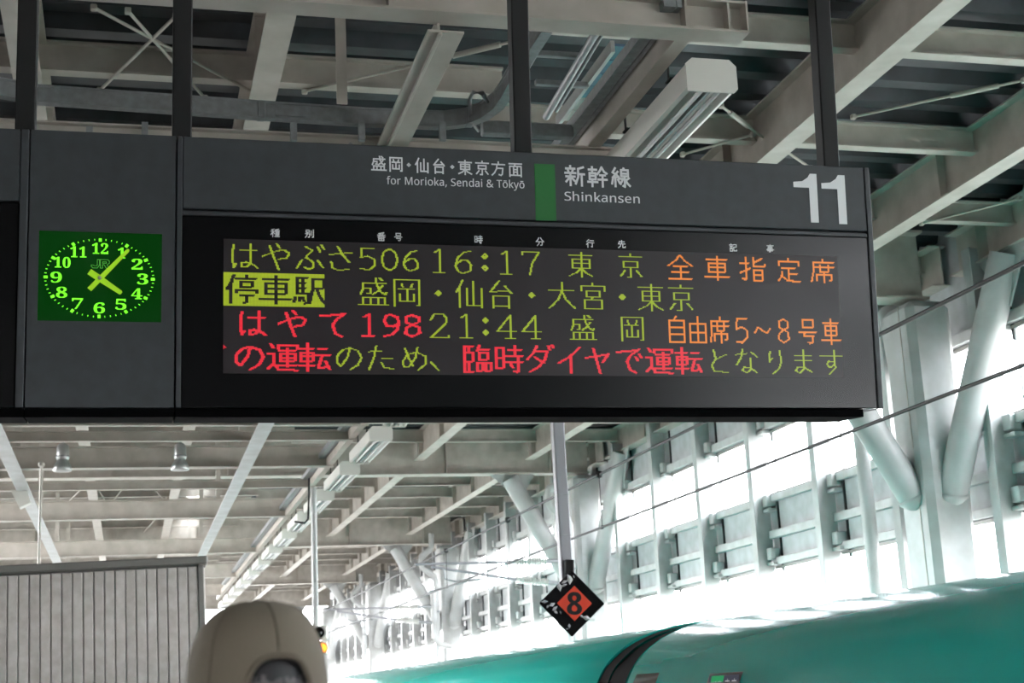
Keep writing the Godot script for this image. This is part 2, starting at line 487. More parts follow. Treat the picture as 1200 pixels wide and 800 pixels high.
func dot_image(tl: Vector2, br: Vector2) -> Image:
	var dots := PackedByteArray()
	dots.resize(DOTS.x * DOTS.y)
	var put := func(x: int, y: int, c: int) -> void:
		if x >= 0 and y >= 0 and x < DOTS.x and y < DOTS.y:
			dots[y * DOTS.x + x] = c
	var across := DOTS.x / (br.x - tl.x)
	# the lit field behind the words for "stops at"
	var f0 := int((on_sign(263, 338).x - tl.x) * across)
	var f1 := int((on_sign(381, 338).x - tl.x) * across)
	for y in range(32, 64):
		for x in range(f0, f1):
			dots[y * DOTS.x + x] = 1
	for n in LINES.size():
		var text: String = LINES[n][0]
		var tint: int = {"g": 1, "o": 2, "r": 3, "k": 0}[text[0]]
		var fat: int = 1 if text[0] != "g" else 0
		for i in text.length() - 1:
			var ch := text[i + 1]
			var px: float = LINES[n][3][i]
			var cx := (on_sign(px, 300 + 38 * ROW_OF[n]).x - tl.x) * across
			var cy: float = 32.0 * ROW_OF[n] + 15.5
			var kx: float = 28.0 / 24.0 * LINES[n][1]
			var ky: float = 28.0 / 24.0 * LINES[n][2]
			for line in strokes(ch):
				for s in line.size() - 1:
					var a: Vector2 = (line[s] - Vector2(12, 12)) * Vector2(kx, ky) + Vector2(cx, cy)
					var b: Vector2 = (line[s + 1] - Vector2(12, 12)) * Vector2(kx, ky) + Vector2(cx, cy)
					var d := b - a
					var steps := int(d.length() * 2.0) + 1
					var upright := absf(d.y) > absf(d.x) * 0.5
					for q in steps + 1:
						var p := a + d * (float(q) / steps)
						var x := roundi(p.x)
						var y := roundi(p.y)
						put.call(x, y, tint)
						if upright or fat:
							put.call(x + 1, y, tint)
						if upright and fat and text[0] != "o":
							put.call(x + 2, y, tint)
						if fat and not upright:
							put.call(x, y + 1, tint)
	# the tail of a character that has scrolled off
	for q in [[0, 101], [1, 102], [2, 103], [0, 102], [1, 103], [0, 103], [0, 104]]:
		put.call(q[0], q[1], 3)
	var tones := [Color(0, 0, 0), Color(0.66, 0.76, 0.10), Color(1.0, 0.56, 0.14), Color(1.0, 0.14, 0.22)]
	var im := Image.create_empty(DOTS.x * 3, DOTS.y * 3, false, Image.FORMAT_RGB8)
	for y in DOTS.y:
		for x in DOTS.x:
			var c: int = dots[y * DOTS.x + x]
			if c:
				im.fill_rect(Rect2i(x * 3, y * 3, 3, 3), tones[c].darkened(0.28))
				im.fill_rect(Rect2i(x * 3, y * 3, 2, 2), tones[c])
	return im

# ------------------------------------------------------------------ steel
# an I-beam along x or z; at = middle of its underside
func beam(called: String, label: String, group: String, axis: String, at: Vector3, length: float, depth: float, width: float, m: Material, ribs := 0.0, tf := 0.02, tw := 0.014) -> Node3D:
	var o := thing(called, label, "beam", at, group)
	var along := func(l: float, h: float, w: float) -> Mesh:
		return box(l, h, w) if axis == "x" else box(w, h, l)
	part(o, "web", along.call(length, depth - 2.0 * tf, tw), m, Vector3(0, depth / 2.0, 0))
	part(o, "flange", along.call(length, tf, width), m, Vector3(0, tf / 2.0, 0))
	part(o, "flange", along.call(length, tf, width), m, Vector3(0, depth - tf / 2.0, 0))
	if ribs > 0.0:
		var n := int(length / ribs)
		for k in n + 1:
			var s := -n * ribs / 2.0 + k * ribs
			part(o, "stiffener", along.call(0.012, depth - 2.0 * tf - 0.004, width - 0.02), m, Vector3(s, depth / 2.0, 0) if axis == "x" else Vector3(0, depth / 2.0, s))
	return o

# a bar of rectangular section swept along points
func bar(pts: Array, w: float, h: float) -> ArrayMesh:
	var st := begin()
	var rings := []
	for i in pts.size():
		var d: Vector3 = (pts[mini(i + 1, pts.size() - 1)] - pts[maxi(i - 1, 0)]).normalized()
		var side := d.cross(Vector3.UP)
		side = (side if side.length() > 0.05 else Vector3.RIGHT).normalized()
		var up := side.cross(d).normalized()
		rings.append([pts[i] + side * w / 2.0 + up * h / 2.0, pts[i] - side * w / 2.0 + up * h / 2.0, pts[i] - side * w / 2.0 - up * h / 2.0, pts[i] + side * w / 2.0 - up * h / 2.0])
	for i in rings.size() - 1:
		var mid: Vector3 = (pts[i] + pts[i + 1]) / 2.0
		for k in 4:
			var j := (k + 1) % 4
			var c: Vector3 = (rings[i][k] + rings[i][j] + rings[i + 1][j] + rings[i + 1][k]) / 4.0
			quad(st, rings[i][k], rings[i][j], rings[i + 1][j], rings[i + 1][k], c - mid)
	quad(st, rings[0][0], rings[0][1], rings[0][2], rings[0][3], pts[0] - pts[1])
	quad(st, rings[-1][0], rings[-1][1], rings[-1][2], rings[-1][3], pts[-1] - pts[-2])
	return done(st)

# ------------------------------------------------------------------ the board and the clock
func hung(called: String, label: String, category: String, group := "") -> Node3D:
	var o := thing(called, label, category, SIGN_AT, group)
	o.rotation_degrees.x = SIGN_TILT
	return o

func slab(parent: Node, called: String, x0: float, x1: float, y0: float, y1: float, z0: float, z1: float, m: Material, c := 0.004) -> MeshInstance3D:
	return part(parent, called, cham(x1 - x0, y1 - y0, z1 - z0, c), m, Vector3((x0 + x1) / 2.0, (y0 + y1) / 2.0, (z0 + z1) / 2.0))

func make_board() -> void:
	var x0 := on_sign(206.8, 320).x
	var x1 := on_sign(1027, 340).x
	var top := on_sign(600, 177.5).y
	var low := on_sign(620, 478).y
	var yh := on_sign(600, 258.5).y
	var b := hung("departure_board", "long dark hanging departure board with lit dot matrix lines and number 11", "board")
	slab(b, "housing", x0, x1, low, top, -0.34, -0.03, M.sign_edge, 0.006)
	slab(b, "edge_strip", x0, x0 + 0.022, low, top, -0.03, 0.002, M.sign_grey, 0.003)
	slab(b, "header_panel", x0 + 0.0245, x1 - 0.03, yh + 0.006, top, -0.03, 0.0, M.sign_grey)
	slab(b, "edge_strip", x1 - 0.028, x1, low, top, -0.03, 0.002, M.sign_grey, 0.003)
	slab(b, "seam_strip", x0 + 0.0235, x1 - 0.03, yh - 0.022, yh - 0.003, -0.03, -0.003, M.sign_edge, 0.003)
	slab(b, "display_panel", x0 + 0.0235, x1 - 0.03, low, yh - 0.024, -0.03, -0.006, M.sign_black)
	slab(b, "lower_tray", x0, on_sign(1015, 485).x, on_sign(620, 488).y, low - 0.002, -0.30, -0.025, M.tray, 0.002)
	var a0 := on_sign(262, 281)
	var a1 := on_sign(989.5, 444.5)
	var tl := Vector2(a0.x, (a0.y + on_sign(984, 299).y) / 2.0)
	var br := Vector2(a1.x, (a1.y + on_sign(261, 435).y) / 2.0)
	var screen := StandardMaterial3D.new()
	screen.albedo_color = Color(0.19, 0.17, 0.18)
	screen.roughness = 0.35
	screen.metallic_specular = 0.4
	screen.emission_enabled = true
	screen.emission = Color.BLACK
	screen.emission_texture = ImageTexture.create_from_image(dot_image(tl, br))
	screen.emission_energy_multiplier = 1.1 / EXPOSURE
	var q := QuadMesh.new()
	q.size = Vector2(br.x - tl.x, tl.y - br.y)
	part(b, "led_screen", q, screen, Vector3((tl.x + br.x) / 2.0, (tl.y + br.y) / 2.0, -0.004))
	# captions over the columns
	for c in [["種", 322.5, 272.5], ["別", 363, 273.7], ["番", 447, 277], ["号", 467, 277.5], ["時", 561, 280.5], ["分", 633, 283], ["行", 692, 285], ["先", 729, 286], ["記", 859.5, 290], ["事", 903, 290.8]]:
		print_char(b, "caption_character", c, 0.041, 2.6, -0.0045)
	for c in [["盛", 444, 191.7], ["岡", 464, 192.6], ["・", 479, 193.3], ["仙", 494.5, 194], ["台", 514.5, 195], ["・", 530, 195.7], ["東", 545, 196.3], ["京", 565, 197.2], ["方", 584, 198], ["面", 604, 198.8]]:
		print_char(b, "direction_character", c, 0.074, 2.3, 0.0012)
	for c in [["新", 673.5, 206], ["幹", 700, 207.3], ["線", 727, 208.5]]:
		print_char(b, "line_character", c, 0.104, 2.5, 0.0012)
	var st: SurfaceTool
	latin(b, "direction_subtitle", "for Morioka, Sendai & Tōkyō", on_sign(453, 212.5), on_sign(614.5, 217.5), 0.052, M.print_white, 0.001)
	latin(b, "line_subtitle", "Shinkansen", on_sign(661.5, 229.5), on_sign(749.5, 233), 0.047, M.print_white, 0.001)
	var g0 := on_sign(626, 191)
	var g1 := on_sign(652, 258.5)
	slab(b, "green_band", g0.x, g1.x, g1.y - 0.002, top - 0.055, 0.0, 0.0015, M.print_green, 0.0003)
	for c in [[932, 204, 957, 260], [965, 205.6, 990, 261.8]]:
		var n0 := on_sign(c[0], c[3])
		var n1 := on_sign(c[2], c[1])
		var w := n1.x - n0.x
		var h := n1.y - n0.y
		var poly := PackedVector2Array()
		for p in [[1.0, 0.0], [1.0, 1.0], [0.72, 1.0], [0.62, 0.92], [0.38, 0.84], [0.0, 0.82], [0.0, 0.71], [0.66, 0.71], [0.66, 0.0]]:
			poly.append(n0 + Vector2(p[0] * w * 0.98, p[1] * h))
		part(b, "platform_numeral", extrude(poly, 0.0005, 0.002), M.print_white)

	# the clock between the two boards
	var c0 := on_sign(32, 320).x
	var c1 := on_sign(205.5, 320).x
	var k := hung("platform_clock", "green backlit oval clock set in a dark grey hanging panel", "clock")
	slab(k, "housing", c0, c1, low, top, -0.34, -0.012, M.sign_edge, 0.006)
	var d0 := on_sign(43.5, 375.5)
	var d1 := on_sign(190, 274)
	for f in [[c0 + 0.003, c1 - 0.003, d1.y, top], [c0 + 0.003, c1 - 0.003, low + 0.002, d0.y], [c0 + 0.003, d0.x, d0.y, d1.y], [d1.x, c1 - 0.003, d0.y, d1.y]]:
		part(k, "face_panel", box(f[1] - f[0], f[3] - f[2], 0.014), M.sign_grey, Vector3((f[0] + f[1]) / 2.0, (f[2] + f[3]) / 2.0, -0.007))
	slab(k, "lower_tray", c0, c1, on_sign(620, 488).y, low - 0.002, -0.30, -0.025, M.tray, 0.002)
	var dial := mat(Color(0.03, 0.13, 0.05), 0.07)
	dial.emission_enabled = true
	dial.emission = Color(0.03, 0.30, 0.05)
	dial.emission_energy_multiplier = 0.4 / EXPOSURE
	var face := part(k, "dial", box(d1.x - d0.x, d1.y - d0.y, 0.006), dial, Vector3((d0.x + d1.x) / 2.0, (d0.y + d1.y) / 2.0, -0.0105))
	var lit := glow(Color(0.48, 1.0, 0.16), 0.85 / EXPOSURE)
	var hand_m := glow(Color(0.52, 0.70, 0.08), 0.75 / EXPOSURE)
	var mid := on_sign(116.8, 325.5)
	var ra := (on_sign(180, 329).x - on_sign(53, 325).x) / 2.0
	var rb := (on_sign(118, 281).y - on_sign(116, 371.5).y) / 2.0
	st = begin()
	for i in 60:
		var a := TAU * i / 60.0
		var e := Vector2(sin(a) * ra, cos(a) * rb)
		var inner := e * (0.985 if i % 5 else 0.975)
		ribbon(st, mid + inner, mid + e * (1.012 if i % 5 else 1.005), 0.0017 if i % 5 else 0.0062, -0.0065)
	part(face, "minute_marks", done(st), lit, -face.position)
	for i in range(1, 13):
		var a := TAU * i / 12.0
		var at := mid + Vector2(sin(a) * ra * 0.80, cos(a) * rb * 0.77)
		var half := 0.0235 if i < 10 else 0.034
		if i == 1:
			half = 0.016
		var numeral := latin(face, "numeral", str(i), at - Vector2(half, 0), at + Vector2(half, 0), 0.048, lit, 0.0, true, true)
		numeral.position += -face.position + Vector3(0, 0, -0.0065)
	st = begin()
	var jr := [[8, 0, 11, 0, 11, 8, 8, 12, 2, 12, 0, 10, 0, 8, 3, 8, 4, 9, 7, 9, 8, 8, 8, 0], [12, 12, 12, 0, 22, 0, 24, 2, 24, 5, 21, 7, 24, 12, 20, 12, 17, 7, 15, 7, 15, 12, 12, 12], [15, 3, 20, 3, 20, 5, 15, 5, 15, 3]]
	var o0 := on_sign(107, 303.5)
	var o1 := on_sign(128, 314)
	for line in jr:
		for i in range(0, line.size() - 2, 2):
			ribbon(st, Vector2(lerpf(o0.x, o1.x, line[i] / 24.0), lerpf(o0.y, o1.y, line[i + 1] / 12.0)), Vector2(lerpf(o0.x, o1.x, line[i + 2] / 24.0), lerpf(o0.y, o1.y, line[i + 3] / 12.0)), 0.0013, -0.0066)
	part(face, "emblem", done(st), glow(Color(0.30, 0.62, 0.22), 0.5 / EXPOSURE), -face.position)
	for h in [[[151, 292], [104.5, 339], 0.0095, 0.0], [[142.5, 343.5], [104.5, 318], 0.012, 0.003]]:
		var p := on_sign(h[0][0], h[0][1])
		var t := on_sign(h[1][0], h[1][1])
		var l := (p - t).length()
		var poly := PackedVector2Array()
		var w: float = h[2]
		for v in [[0.0, -w * 1.15], [l * 0.25, -w * 1.15], [l * 0.97, -w * 0.8], [l, -w * 0.4], [l, w * 0.4], [l * 0.97, w * 0.8], [l * 0.25, w * 1.15], [0.0, w * 1.15]]:
			poly.append(Vector2(v[0], v[1]))
		part(k, "clock_hand", extrude(poly, 0.0, 0.0025), hand_m, Vector3(t.x, t.y, -0.006 + h[3]), Vector3(0, 0, rad_to_deg((p - t).angle())))
	part(k, "hub", lathe([Vector2(0.0, 0.012), Vector2(0.008, 0.011), Vector2(0.009, 0.0)], 14), M.lamp_metal, Vector3(mid.x, mid.y, -0.004), Vector3(90, 0, 0))

	# the next board beyond the clock
	var e1 := on_sign(30.6, 320).x
	var n := hung("departure_board", "plain end of a dark hanging board on the far side of the clock", "board")
	slab(n, "housing", e1 - 3.43, e1, low, top, -0.34, -0.03, M.sign_edge, 0.006)
	var yl := on_sign(10, 235).y
	slab(n, "header_panel", e1 - 3.42, e1 - 0.0355, yl, top, -0.03, 0.0, M.sign_grey)
	slab(n, "display_panel", e1 - 3.42, e1 - 0.0345, low, yl - 0.006, -0.03, -0.006, M.sign_black)
	slab(n, "edge_strip", e1 - 0.033, e1, low, top, -0.03, 0.002, M.sign_grey, 0.003)
	slab(n, "lower_tray", e1 - 3.42, e1, on_sign(620, 488).y, low - 0.002, -0.30, -0.025, M.tray, 0.002)

	# square posts that carry the boards
	var where := ["beyond the clock", "between the clock and the long board", "over the green band of the long board", "over the number 11 of the long board"]
	var tops := [on_sign(27, 147).x, on_sign(214.5, 158).x, on_sign(622, 180).x, on_sign(989, 192).x]
	for i in 4:
		var p := hung("hanger_post", "black square steel post holding the board " + where[i], "post")
		part(p, "tube", cham(0.088, 2.45, 0.088, 0.006), M.black_post, Vector3(tops[i], top + 1.24, -0.17))
		part(p, "foot_plate", cham(0.13, 0.012, 0.16, 0.002), M.black_post, Vector3(tops[i], top + 0.008, -0.17))

# ------------------------------------------------------------------ roof
func make_roof() -> void:
	# folded metal deck
	var c := setting("ceiling")
	var z := 46.0
	while z > -84.0:
		var st := begin()
		var prof := []
		for k in 9:
			var s := z - k * 0.5
			prof.append_array([Vector2(s, 5.60), Vector2(s - 0.17, 5.60), Vector2(s - 0.25, 5.76), Vector2(s - 0.42, 5.76)])
		prof = prof.slice(0, 33)
		for gap in [[-11.0, 1.55], [1.95, 10.9]] if z < -36.0 and z > -52.0 else [[-11.0, 10.9]]:
			for k in prof.size() - 1:
				var a: Vector2 = prof[k]
				var b: Vector2 = prof[k + 1]
				for up in [0.0, 0.03]:
					quad(st, Vector3(gap[0], a.y + up, a.x), Vector3(gap[1], a.y + up, a.x), Vector3(gap[1], b.y + up, b.x), Vector3(gap[0], b.y + up, b.x), Vector3.DOWN if up == 0.0 else Vector3.UP)
		part(c, "roof_sheet", done(st), M.deck)
		z -= 4.0
	# skylight in the far deck
	var s := setting("window_1", Vector3(1.75, 5.70, -46.0))
	part(s, "pane", box(0.42, 0.01, 20.0), M.pane)
	for x in [-0.22, 0.22]:
		part(s, "frame", box(0.05, 0.22, 20.0), M.steel, Vector3(x, 0.0, 0))

	# girders along the track
	var runs := {
		-5.2: "pale steel roof girder over the opposite track", -0.83: "pale steel roof girder above the hanging clock", 1.05: "pale steel roof girder above the long board's lettering",
		6.06: "pale steel roof girder above the number 11 post", 8.55: "pale steel roof girder between the wall braces and the overhead wires", 10.42: "pale steel edge girder along the top of the window wall",
	}
	for x in runs:
		for i in BAYS.size():
			var z0: float = 45.0 if i == 0 else BAYS[i - 1] - 0.2
			var z1: float = BAYS[i] + 0.2
			var wide := 0.34 if x == 10.42 else 0.22
			beam("roof_girder", runs[x], "girders along the track", "z", Vector3(x, 4.95, (z0 + z1) / 2.0), z0 - z1 - 0.02, 0.56, wide, M.steel, 2.2)
	# deep frames across the hall
	for zc in BAYS:
		beam("cross_girder", "deep pale steel frame beam spanning the hall between wall columns", "frame beams across the hall", "x", Vector3(-0.35, 4.66, zc), 20.6, 0.92, 0.36, M.steel, 2.35, 0.03)
	# purlins
	var lanes := [[-5.2, -0.83, "over the opposite track", 3.3], [-0.83, 1.05, "above the clock", 3.3], [1.05, 3.25, "above the light fittings", 3.3], [3.25, 6.06, "between the light fittings and the train", 4.7], [6.06, 8.55, "over the train roof", 4.7], [8.55, 10.42, "beside the window wall", 4.7]]
	for l in lanes:
		var first: Node3D = null
		var zp: float = l[3]
		while zp > -74.0:
			var clear := true
			for b in BAYS:
				if absf(zp - b) < 0.35:
					clear = false
			if clear:
				var at := Vector3((l[0] + l[1]) / 2.0, 5.24, zp)
				if first == null:
					first = beam("roof_purlin", "slim pale steel purlin under the dark deck " + l[2], "purlins under the deck " + l[2], "x", at, l[1] - l[0] - 0.02, 0.27, 0.13, M.steel)
				else:
					copy(first, at)
			zp -= 2.2
	# bracing rods with turnbuckles
	var rods := [
		[[110, 9, 5.226], [303, 112, 5.226], 0.0, "thin slanting steel rod crossing the roof bay above the clock"],
		[[150, 13, 5.226], [240, 115, 5.226], 0.0, "thin steel rod crossing behind the black post beside the clock"],
		[[206, 19, 5.226], [117, 106, 5.226], 0.0, "short thin steel rod slanting the other way over the clock"],
		[[357, 107, 5.226], [612, 46, 5.226], 0.80, "steel tie rod with turnbuckle above the direction lettering"],
		[[1000, 137, 5.226], [1200, 94, 5.226], 0.72, "steel tie rod with turnbuckle over the number 11"],
		[[845, 124, 5.226], [882, 152, 5.226], 0.4, "short steel tie rod below the end of the light fitting"],
		[[800, 181, 5.226], [882, 158, 5.226], 0.0, "low steel tie rod under the light fitting at the girder"],
		[[1080, 262, 5.226], [1195, 233, 5.226], 0.0, "steel tie rod beside the top of the wall brace"],
		[[925, 180, 5.226], [950, 197, 5.226], 0.0, "short bright tie rod just above the number 11 panel"],
		[[116, 575, 5.226], [129, 594, 5.226], 0.0, "far thin tie rod under the roof beyond the clock"],
		[[128, 593, 5.226], [144, 572, 5.226], 0.0, "far thin tie rod under the roof beyond the clock"],
		[[183, 575, 5.226], [199, 593, 5.226], 0.0, "far thin tie rod under the roof beyond the clock"],
		[[209, 573, 5.226], [192, 594, 5.226], 0.0, "far thin tie rod under the roof beyond the clock"],
		[[162, 631, 5.226], [184, 606, 5.226], 0.0, "far thin tie rod under the roof beyond the clock"],
		[[80, 588, 5.226], [96, 572, 5.226], 0.0, "far thin tie rod under the roof beyond the clock"],
	]
	for r in rods:
		var a := on_y(r[0][0], r[0][1], r[0][2])
		var b := on_y(r[1][0], r[1][1], r[1][2])
		if r[3].begins_with("short steel"):
			b += (b - a).normalized() * 0.3
		if r[3].begins_with("short bright"):
			a -= (b - a).normalized() * 0.45
		var o := thing("tie_rod", r[3], "rod", a, "far tie rods beyond the clock" if r[3].begins_with("far") else "")
		part(o, "rod", tube([Vector3.ZERO, b - a], 0.014, 8), M.rod)
		if r[2] > 0.0:
			var m: Vector3 = (b - a) * r[2]
			var d := (b - a).normalized()
			part(o, "turnbuckle", tube([m - d * 0.22, m - d * 0.16, m + d * 0.16, m + d * 0.22], 0.026, 8), M.rod)
		for e in [Vector3.ZERO, b - a]:
			part(o, "end_lug", cham(0.05, 0.05, 0.05, 0.008), M.rod, e)

# ------------------------------------------------------------------ low frame with lamps, trays and raceways
func make_low_frame() -> void:
	var big := beam("frame_beam", "wide steel beam just above the boards, with a closed end plate", "", "x", Vector3(1.15, 3.5, -7.08), 4.3, 0.19, 0.16, M.steel, 0.0, 0.014, 0.01)
	part(big, "end_plate", box(0.012, 0.19, 0.17), M.steel, Vector3(2.156, 0.095, 0))
	part(big, "stiffener", box(0.012, 0.16, 0.15), M.steel, Vector3(2.05, 0.095, 0))
	part(big, "stiffener", box(0.012, 0.16, 0.15), M.steel, Vector3(0.14, 0.095, 0))
	for x in [0.62, 0.95, 1.6]:
		part(big, "bolt", lathe([Vector2(0, 0.02), Vector2(0.012, 0.02), Vector2(0.012, 0.0)], 6, false), M.galv, Vector3(x, 0.19, 0.05))
	var low := beam("frame_beam", "pale steel beam showing just over the top edge of the boards", "", "x", Vector3(0.8, 3.39, -8.9), 5.2, 0.13, 0.10, M.steel, 0.0, 0.012, 0.01)
	for x in [-0.05, 0.03, 1.75, 1.83]:
		part(low, "bolt", lathe([Vector2(0, 0.025), Vector2(0.014, 0.025), Vector2(0.014, 0.0)], 6, false), M.galv, Vector3(x + 0.6, 0.07, 0.007), Vector3(90, 0, 0))
	var far := [[-19.05, 0.17, 0.1], [-20.2, 0.14, 0.1], [-22.56, 0.33, 0.2], [-24.8, 0.14, 0.1], [-28.8, 0.36, 0.2], [-35.7, 0.36, 0.2], [-42.6, 0.36, 0.2], [-49.5, 0.36, 0.2]]
	for f in far:
		beam("frame_beam", "steel beam of the low frame under the roof beyond the clock", "low frame beams beyond the clock", "x", Vector3(-0.45, 3.5, f[0]), 7.0, f[1], f[2], M.steel, 0.0, 0.014, 0.01)
		if f[1] > 0.2:
			for x in [-1.6, 1.66]:
				var h := thing("frame_hanger", "upright steel hanger between the low frame and the roof", "hanger", Vector3(x, 3.5 + f[1], f[0]), "hangers of the low frame")
				part(h, "strut", box(0.09, 1.72 - f[1], 0.09), M.steel, Vector3(0, (1.72 - f[1]) / 2.0, 0))
	# rails under the low frame
	for x in [-1.6, 1.66]:
		var o := thing("frame_rail", "long steel rail under the low frame running away " + ("behind the ribbed booth's pole" if x < 0 else "over the ribbed booth's corner"), "beam", Vector3(x, 3.42, -33.0))
		part(o, "flange", cham(0.2, 0.016, 30.0, 0.003), M.steel_white)
		part(o, "web", box(0.014, 0.09, 30.0), M.steel, Vector3(0, 0.05, 0))
	var short := thing("frame_rail", "short steel channel linking the two beams over the direction lettering", "beam", Vector3(1.615, 3.455, -8.0))
	part(short, "flange", cham(0.20, 0.014, 1.72, 0.002), M.steel)
	part(short, "web", box(0.014, 0.075, 1.72), M.steel, Vector3(-0.04, 0.042, 0))
	part(short, "lip", cham(0.02, 0.02, 1.72, 0.004), M.steel, Vector3(-0.03, -0.014, 0))
	# light fittings in a row, all switched off
	var first: Node3D = null
	for k in 16:
		var at := Vector3(3.21, 3.3, -7.33 - 2.92 * k)
		if first:
			var word := "one of the white tube light fittings in the row behind the board"
			copy(first, at, word).set_meta("group", "tube lights in a row behind the board")
			continue
		first = thing("light_fitting", "white double tube light fitting hanging just above the number panel, unlit", "light", at)
		var poly := PackedVector2Array([Vector2(-0.15, 0.01), Vector2(-0.15, 0.15), Vector2(-0.11, 0.18), Vector2(0.11, 0.18), Vector2(0.15, 0.14), Vector2(0.15, 0.01), Vector2(0.125, 0.0), Vector2(0.10, 0.03), Vector2(-0.10, 0.03), Vector2(-0.125, 0.0)])
		part(first, "housing", extrude(poly, -1.9, -0.012), M.fixture)
		var cap := PackedVector2Array([Vector2(-0.155, -0.02), Vector2(-0.155, 0.15), Vector2(-0.115, 0.185), Vector2(0.115, 0.185), Vector2(0.155, 0.145), Vector2(0.155, 0.005), Vector2(0.13, -0.02)])
		part(first, "end_cap", extrude(cap, -0.012, 0.0), M.fixture)
		part(first, "end_cap", extrude(cap, -1.912, -1.9), M.fixture)
		for x in [-0.055, 0.055]:
			part(first, "tube", tube([Vector3(x, 0.008, -0.03), Vector3(x, 0.008, -1.88)], 0.014, 10), M.tube)
		part(first, "reflector", box(0.02, 0.03, 1.87), M.galv, Vector3(0, 0.018, -0.955))
		for zc in [-0.3, -1.1]:
			part(first, "strap", box(0.03, 0.012, 0.08), M.cable, Vector3(-0.14, 0.17, zc))
			part(first, "hanger_rod", tube([Vector3(-0.145, 0.17, zc), Vector3(-0.145, 0.44, zc)], 0.008, 6), M.cable)
	var ch := thing("lamp_rail", "long pale channel carrying the row of tube light fittings", "rail", Vector3(2.985, 3.52, -29.5))
	part(ch, "web", box(0.014, 0.17, 45.0), M.steel, Vector3(-0.04, 0.085, 0))
	part(ch, "flange", box(0.09, 0.012, 45.0), M.steel, Vector3(0.0, 0.0, 0))
	part(ch, "flange", box(0.09, 0.012, 45.0), M.steel, Vector3(0.0, 0.17, 0))
	# ladder tray beside the lamps
	var la := on_y(742, 57, 3.66)
	var lad := thing("cable_ladder", "steel cable ladder with rungs running beside the row of lights", "cable tray", Vector3(la.x, 3.66, -7.0))
	part(lad, "side_rail", box(0.07, 0.07, 40.0), M.galv, Vector3(0, 0, -20.0))
	var far_side := 2.93 - la.x - 0.02
	part(lad, "side_rail", box(0.03, 0.07, 40.0), M.galv, Vector3(far_side, 0, -20.0))
	for k in 118:
		part(lad, "rung", box(far_side, 0.02, 0.03), M.galv, Vector3(far_side / 2.0, 0.0, -0.16 - 0.335 * k))
	# raceway with a bend
	var yr := 3.585
	var path := []
	for p in [[-60, 92], [40, 111], [160, 119.5], [322, 131], [430, 138], [520, 141.5], [548, 138], [568, 130], [584, 118], [594, 103], [602, 88], [618, 62], [640, 28]]:
		path.append(on_y(p[0], p[1], yr))
	var rw := thing("raceway", "grey metal cable raceway bending upwards behind the black post", "cable tray")
	part(rw, "body", bar(path, 0.055, 0.085), M.galv)
	var lid := []
	for p in path:
		lid.append(p + Vector3(0, 0.05, 0.0))
	part(rw, "lid", bar(lid, 0.065, 0.014), M.galv)
	var lip := []
	for p in path:
		lip.append(p + Vector3(0, -0.048, 0.0))
	part(rw, "lip", bar(lip, 0.065, 0.012), M.galv)
	for p in [[306, 130], [550, 137.5]]:
		part(rw, "coupler", cham(0.05, 0.115, 0.08, 0.006), M.galv, on_y(p[0], p[1], yr))
	for p in [[340, 131.5], [500, 141]]:
		part(rw, "joint_plate", box(0.19, 0.06, 0.008), M.galv, on_y(p[0], p[1], yr) + Vector3(0, -0.01, 0.033))
	for x in [105, 170, 345, 425, 520]:
		var f := on_y(x, 131, yr)
		part(rw, "foot", box(0.04, 0.12, 0.04), M.galv, Vector3(f.x, yr - 0.11, f.z - 0.06))
	var cab := thing("cable_loop", "grey cable bent over the raceway above the direction lettering", "cable")
	var cp := []
	for p in [[566, 128], [560, 118], [550, 117], [546, 124], [546, 140], [549, 152], [556, 161]]:
		cp.append(on_y(p[0], p[1], yr) + Vector3(0, 0.0, 0.12))
	part(cab, "sheath", tube(cp, 0.012, 8), M.galv)
	var strap := thing("hanger_strap", "flat pale hanging strap reaching down to the raceway", "hanger", on_y(401, 122, 3.8))
	part(strap, "plate", box(0.07, 1.2, 0.01), M.steel, Vector3(0, 0.6, 0))
	# channel and conduits above the raceway bend
	var tr := thing("cross_channel", "dark grey steel channel next to the raceway bend", "beam", on_y(618, 153, 3.6))
	part(tr, "channel", cham(0.62, 0.09, 0.08, 0.006), M.galv)
	var ds := thing("roof_light_strip", "long translucent strip with bluish panes beside the cable ladder", "skylight", on_y(663, 143, 4.5))
	var far_end := on_y(729, 55, 4.5) - on_y(663, 143, 4.5)
	part(ds, "frame", bar([Vector3(-0.07, 0, 0), far_end + Vector3(-0.07, 0, 0)], 0.03, 0.09), M.steel_white)
	part(ds, "frame", bar([Vector3(0.09, 0, 0), far_end + Vector3(0.09, 0, 0)], 0.02, 0.09), M.steel_white)
	for k in 6:
		var p0 := far_end * (k / 6.0)
		var p1 := far_end * ((k + 0.93) / 6.0)
		part(ds, "pane", bar([p0 + Vector3(0.01, 0.02, 0), p1 + Vector3(0.01, 0.02, 0)], 0.13, 0.02), M.fixture if k < 2 else M.blue_pane)
	for c in [[640, 137, 690, 52, 0.03], [652, 130, 700, 50, 0.014], [664, 100, 690, 55, 0.02], [600, 108, 636, 45, 0.03]]:
		var a := on_y(c[0], c[1], 4.4)
		var b := on_y(c[2], c[3], 4.4)
		var o := thing("conduit", "thin conduit running along under the roof behind the black post", "conduit", a, "conduits under the roof")
		part(o, "pipe", tube([Vector3.ZERO, (b - a) * 1.6], c[4], 8), M.galv)
	for yc in [[608, 690, 70], [628, 690, 104]]:
		var a := on_y(yc[0], yc[2], 4.4)
		var b := on_y(yc[1], yc[2] + 5, 4.4)
		var o := thing("conduit_rail", "short dark rail carrying the conduits under the roof", "rail", (a + b) / 2.0 + Vector3(0, 0.056, 0), "rails carrying conduits")
		part(o, "rail", cham((b - a).length(), 0.045, 0.045, 0.006), M.galv)
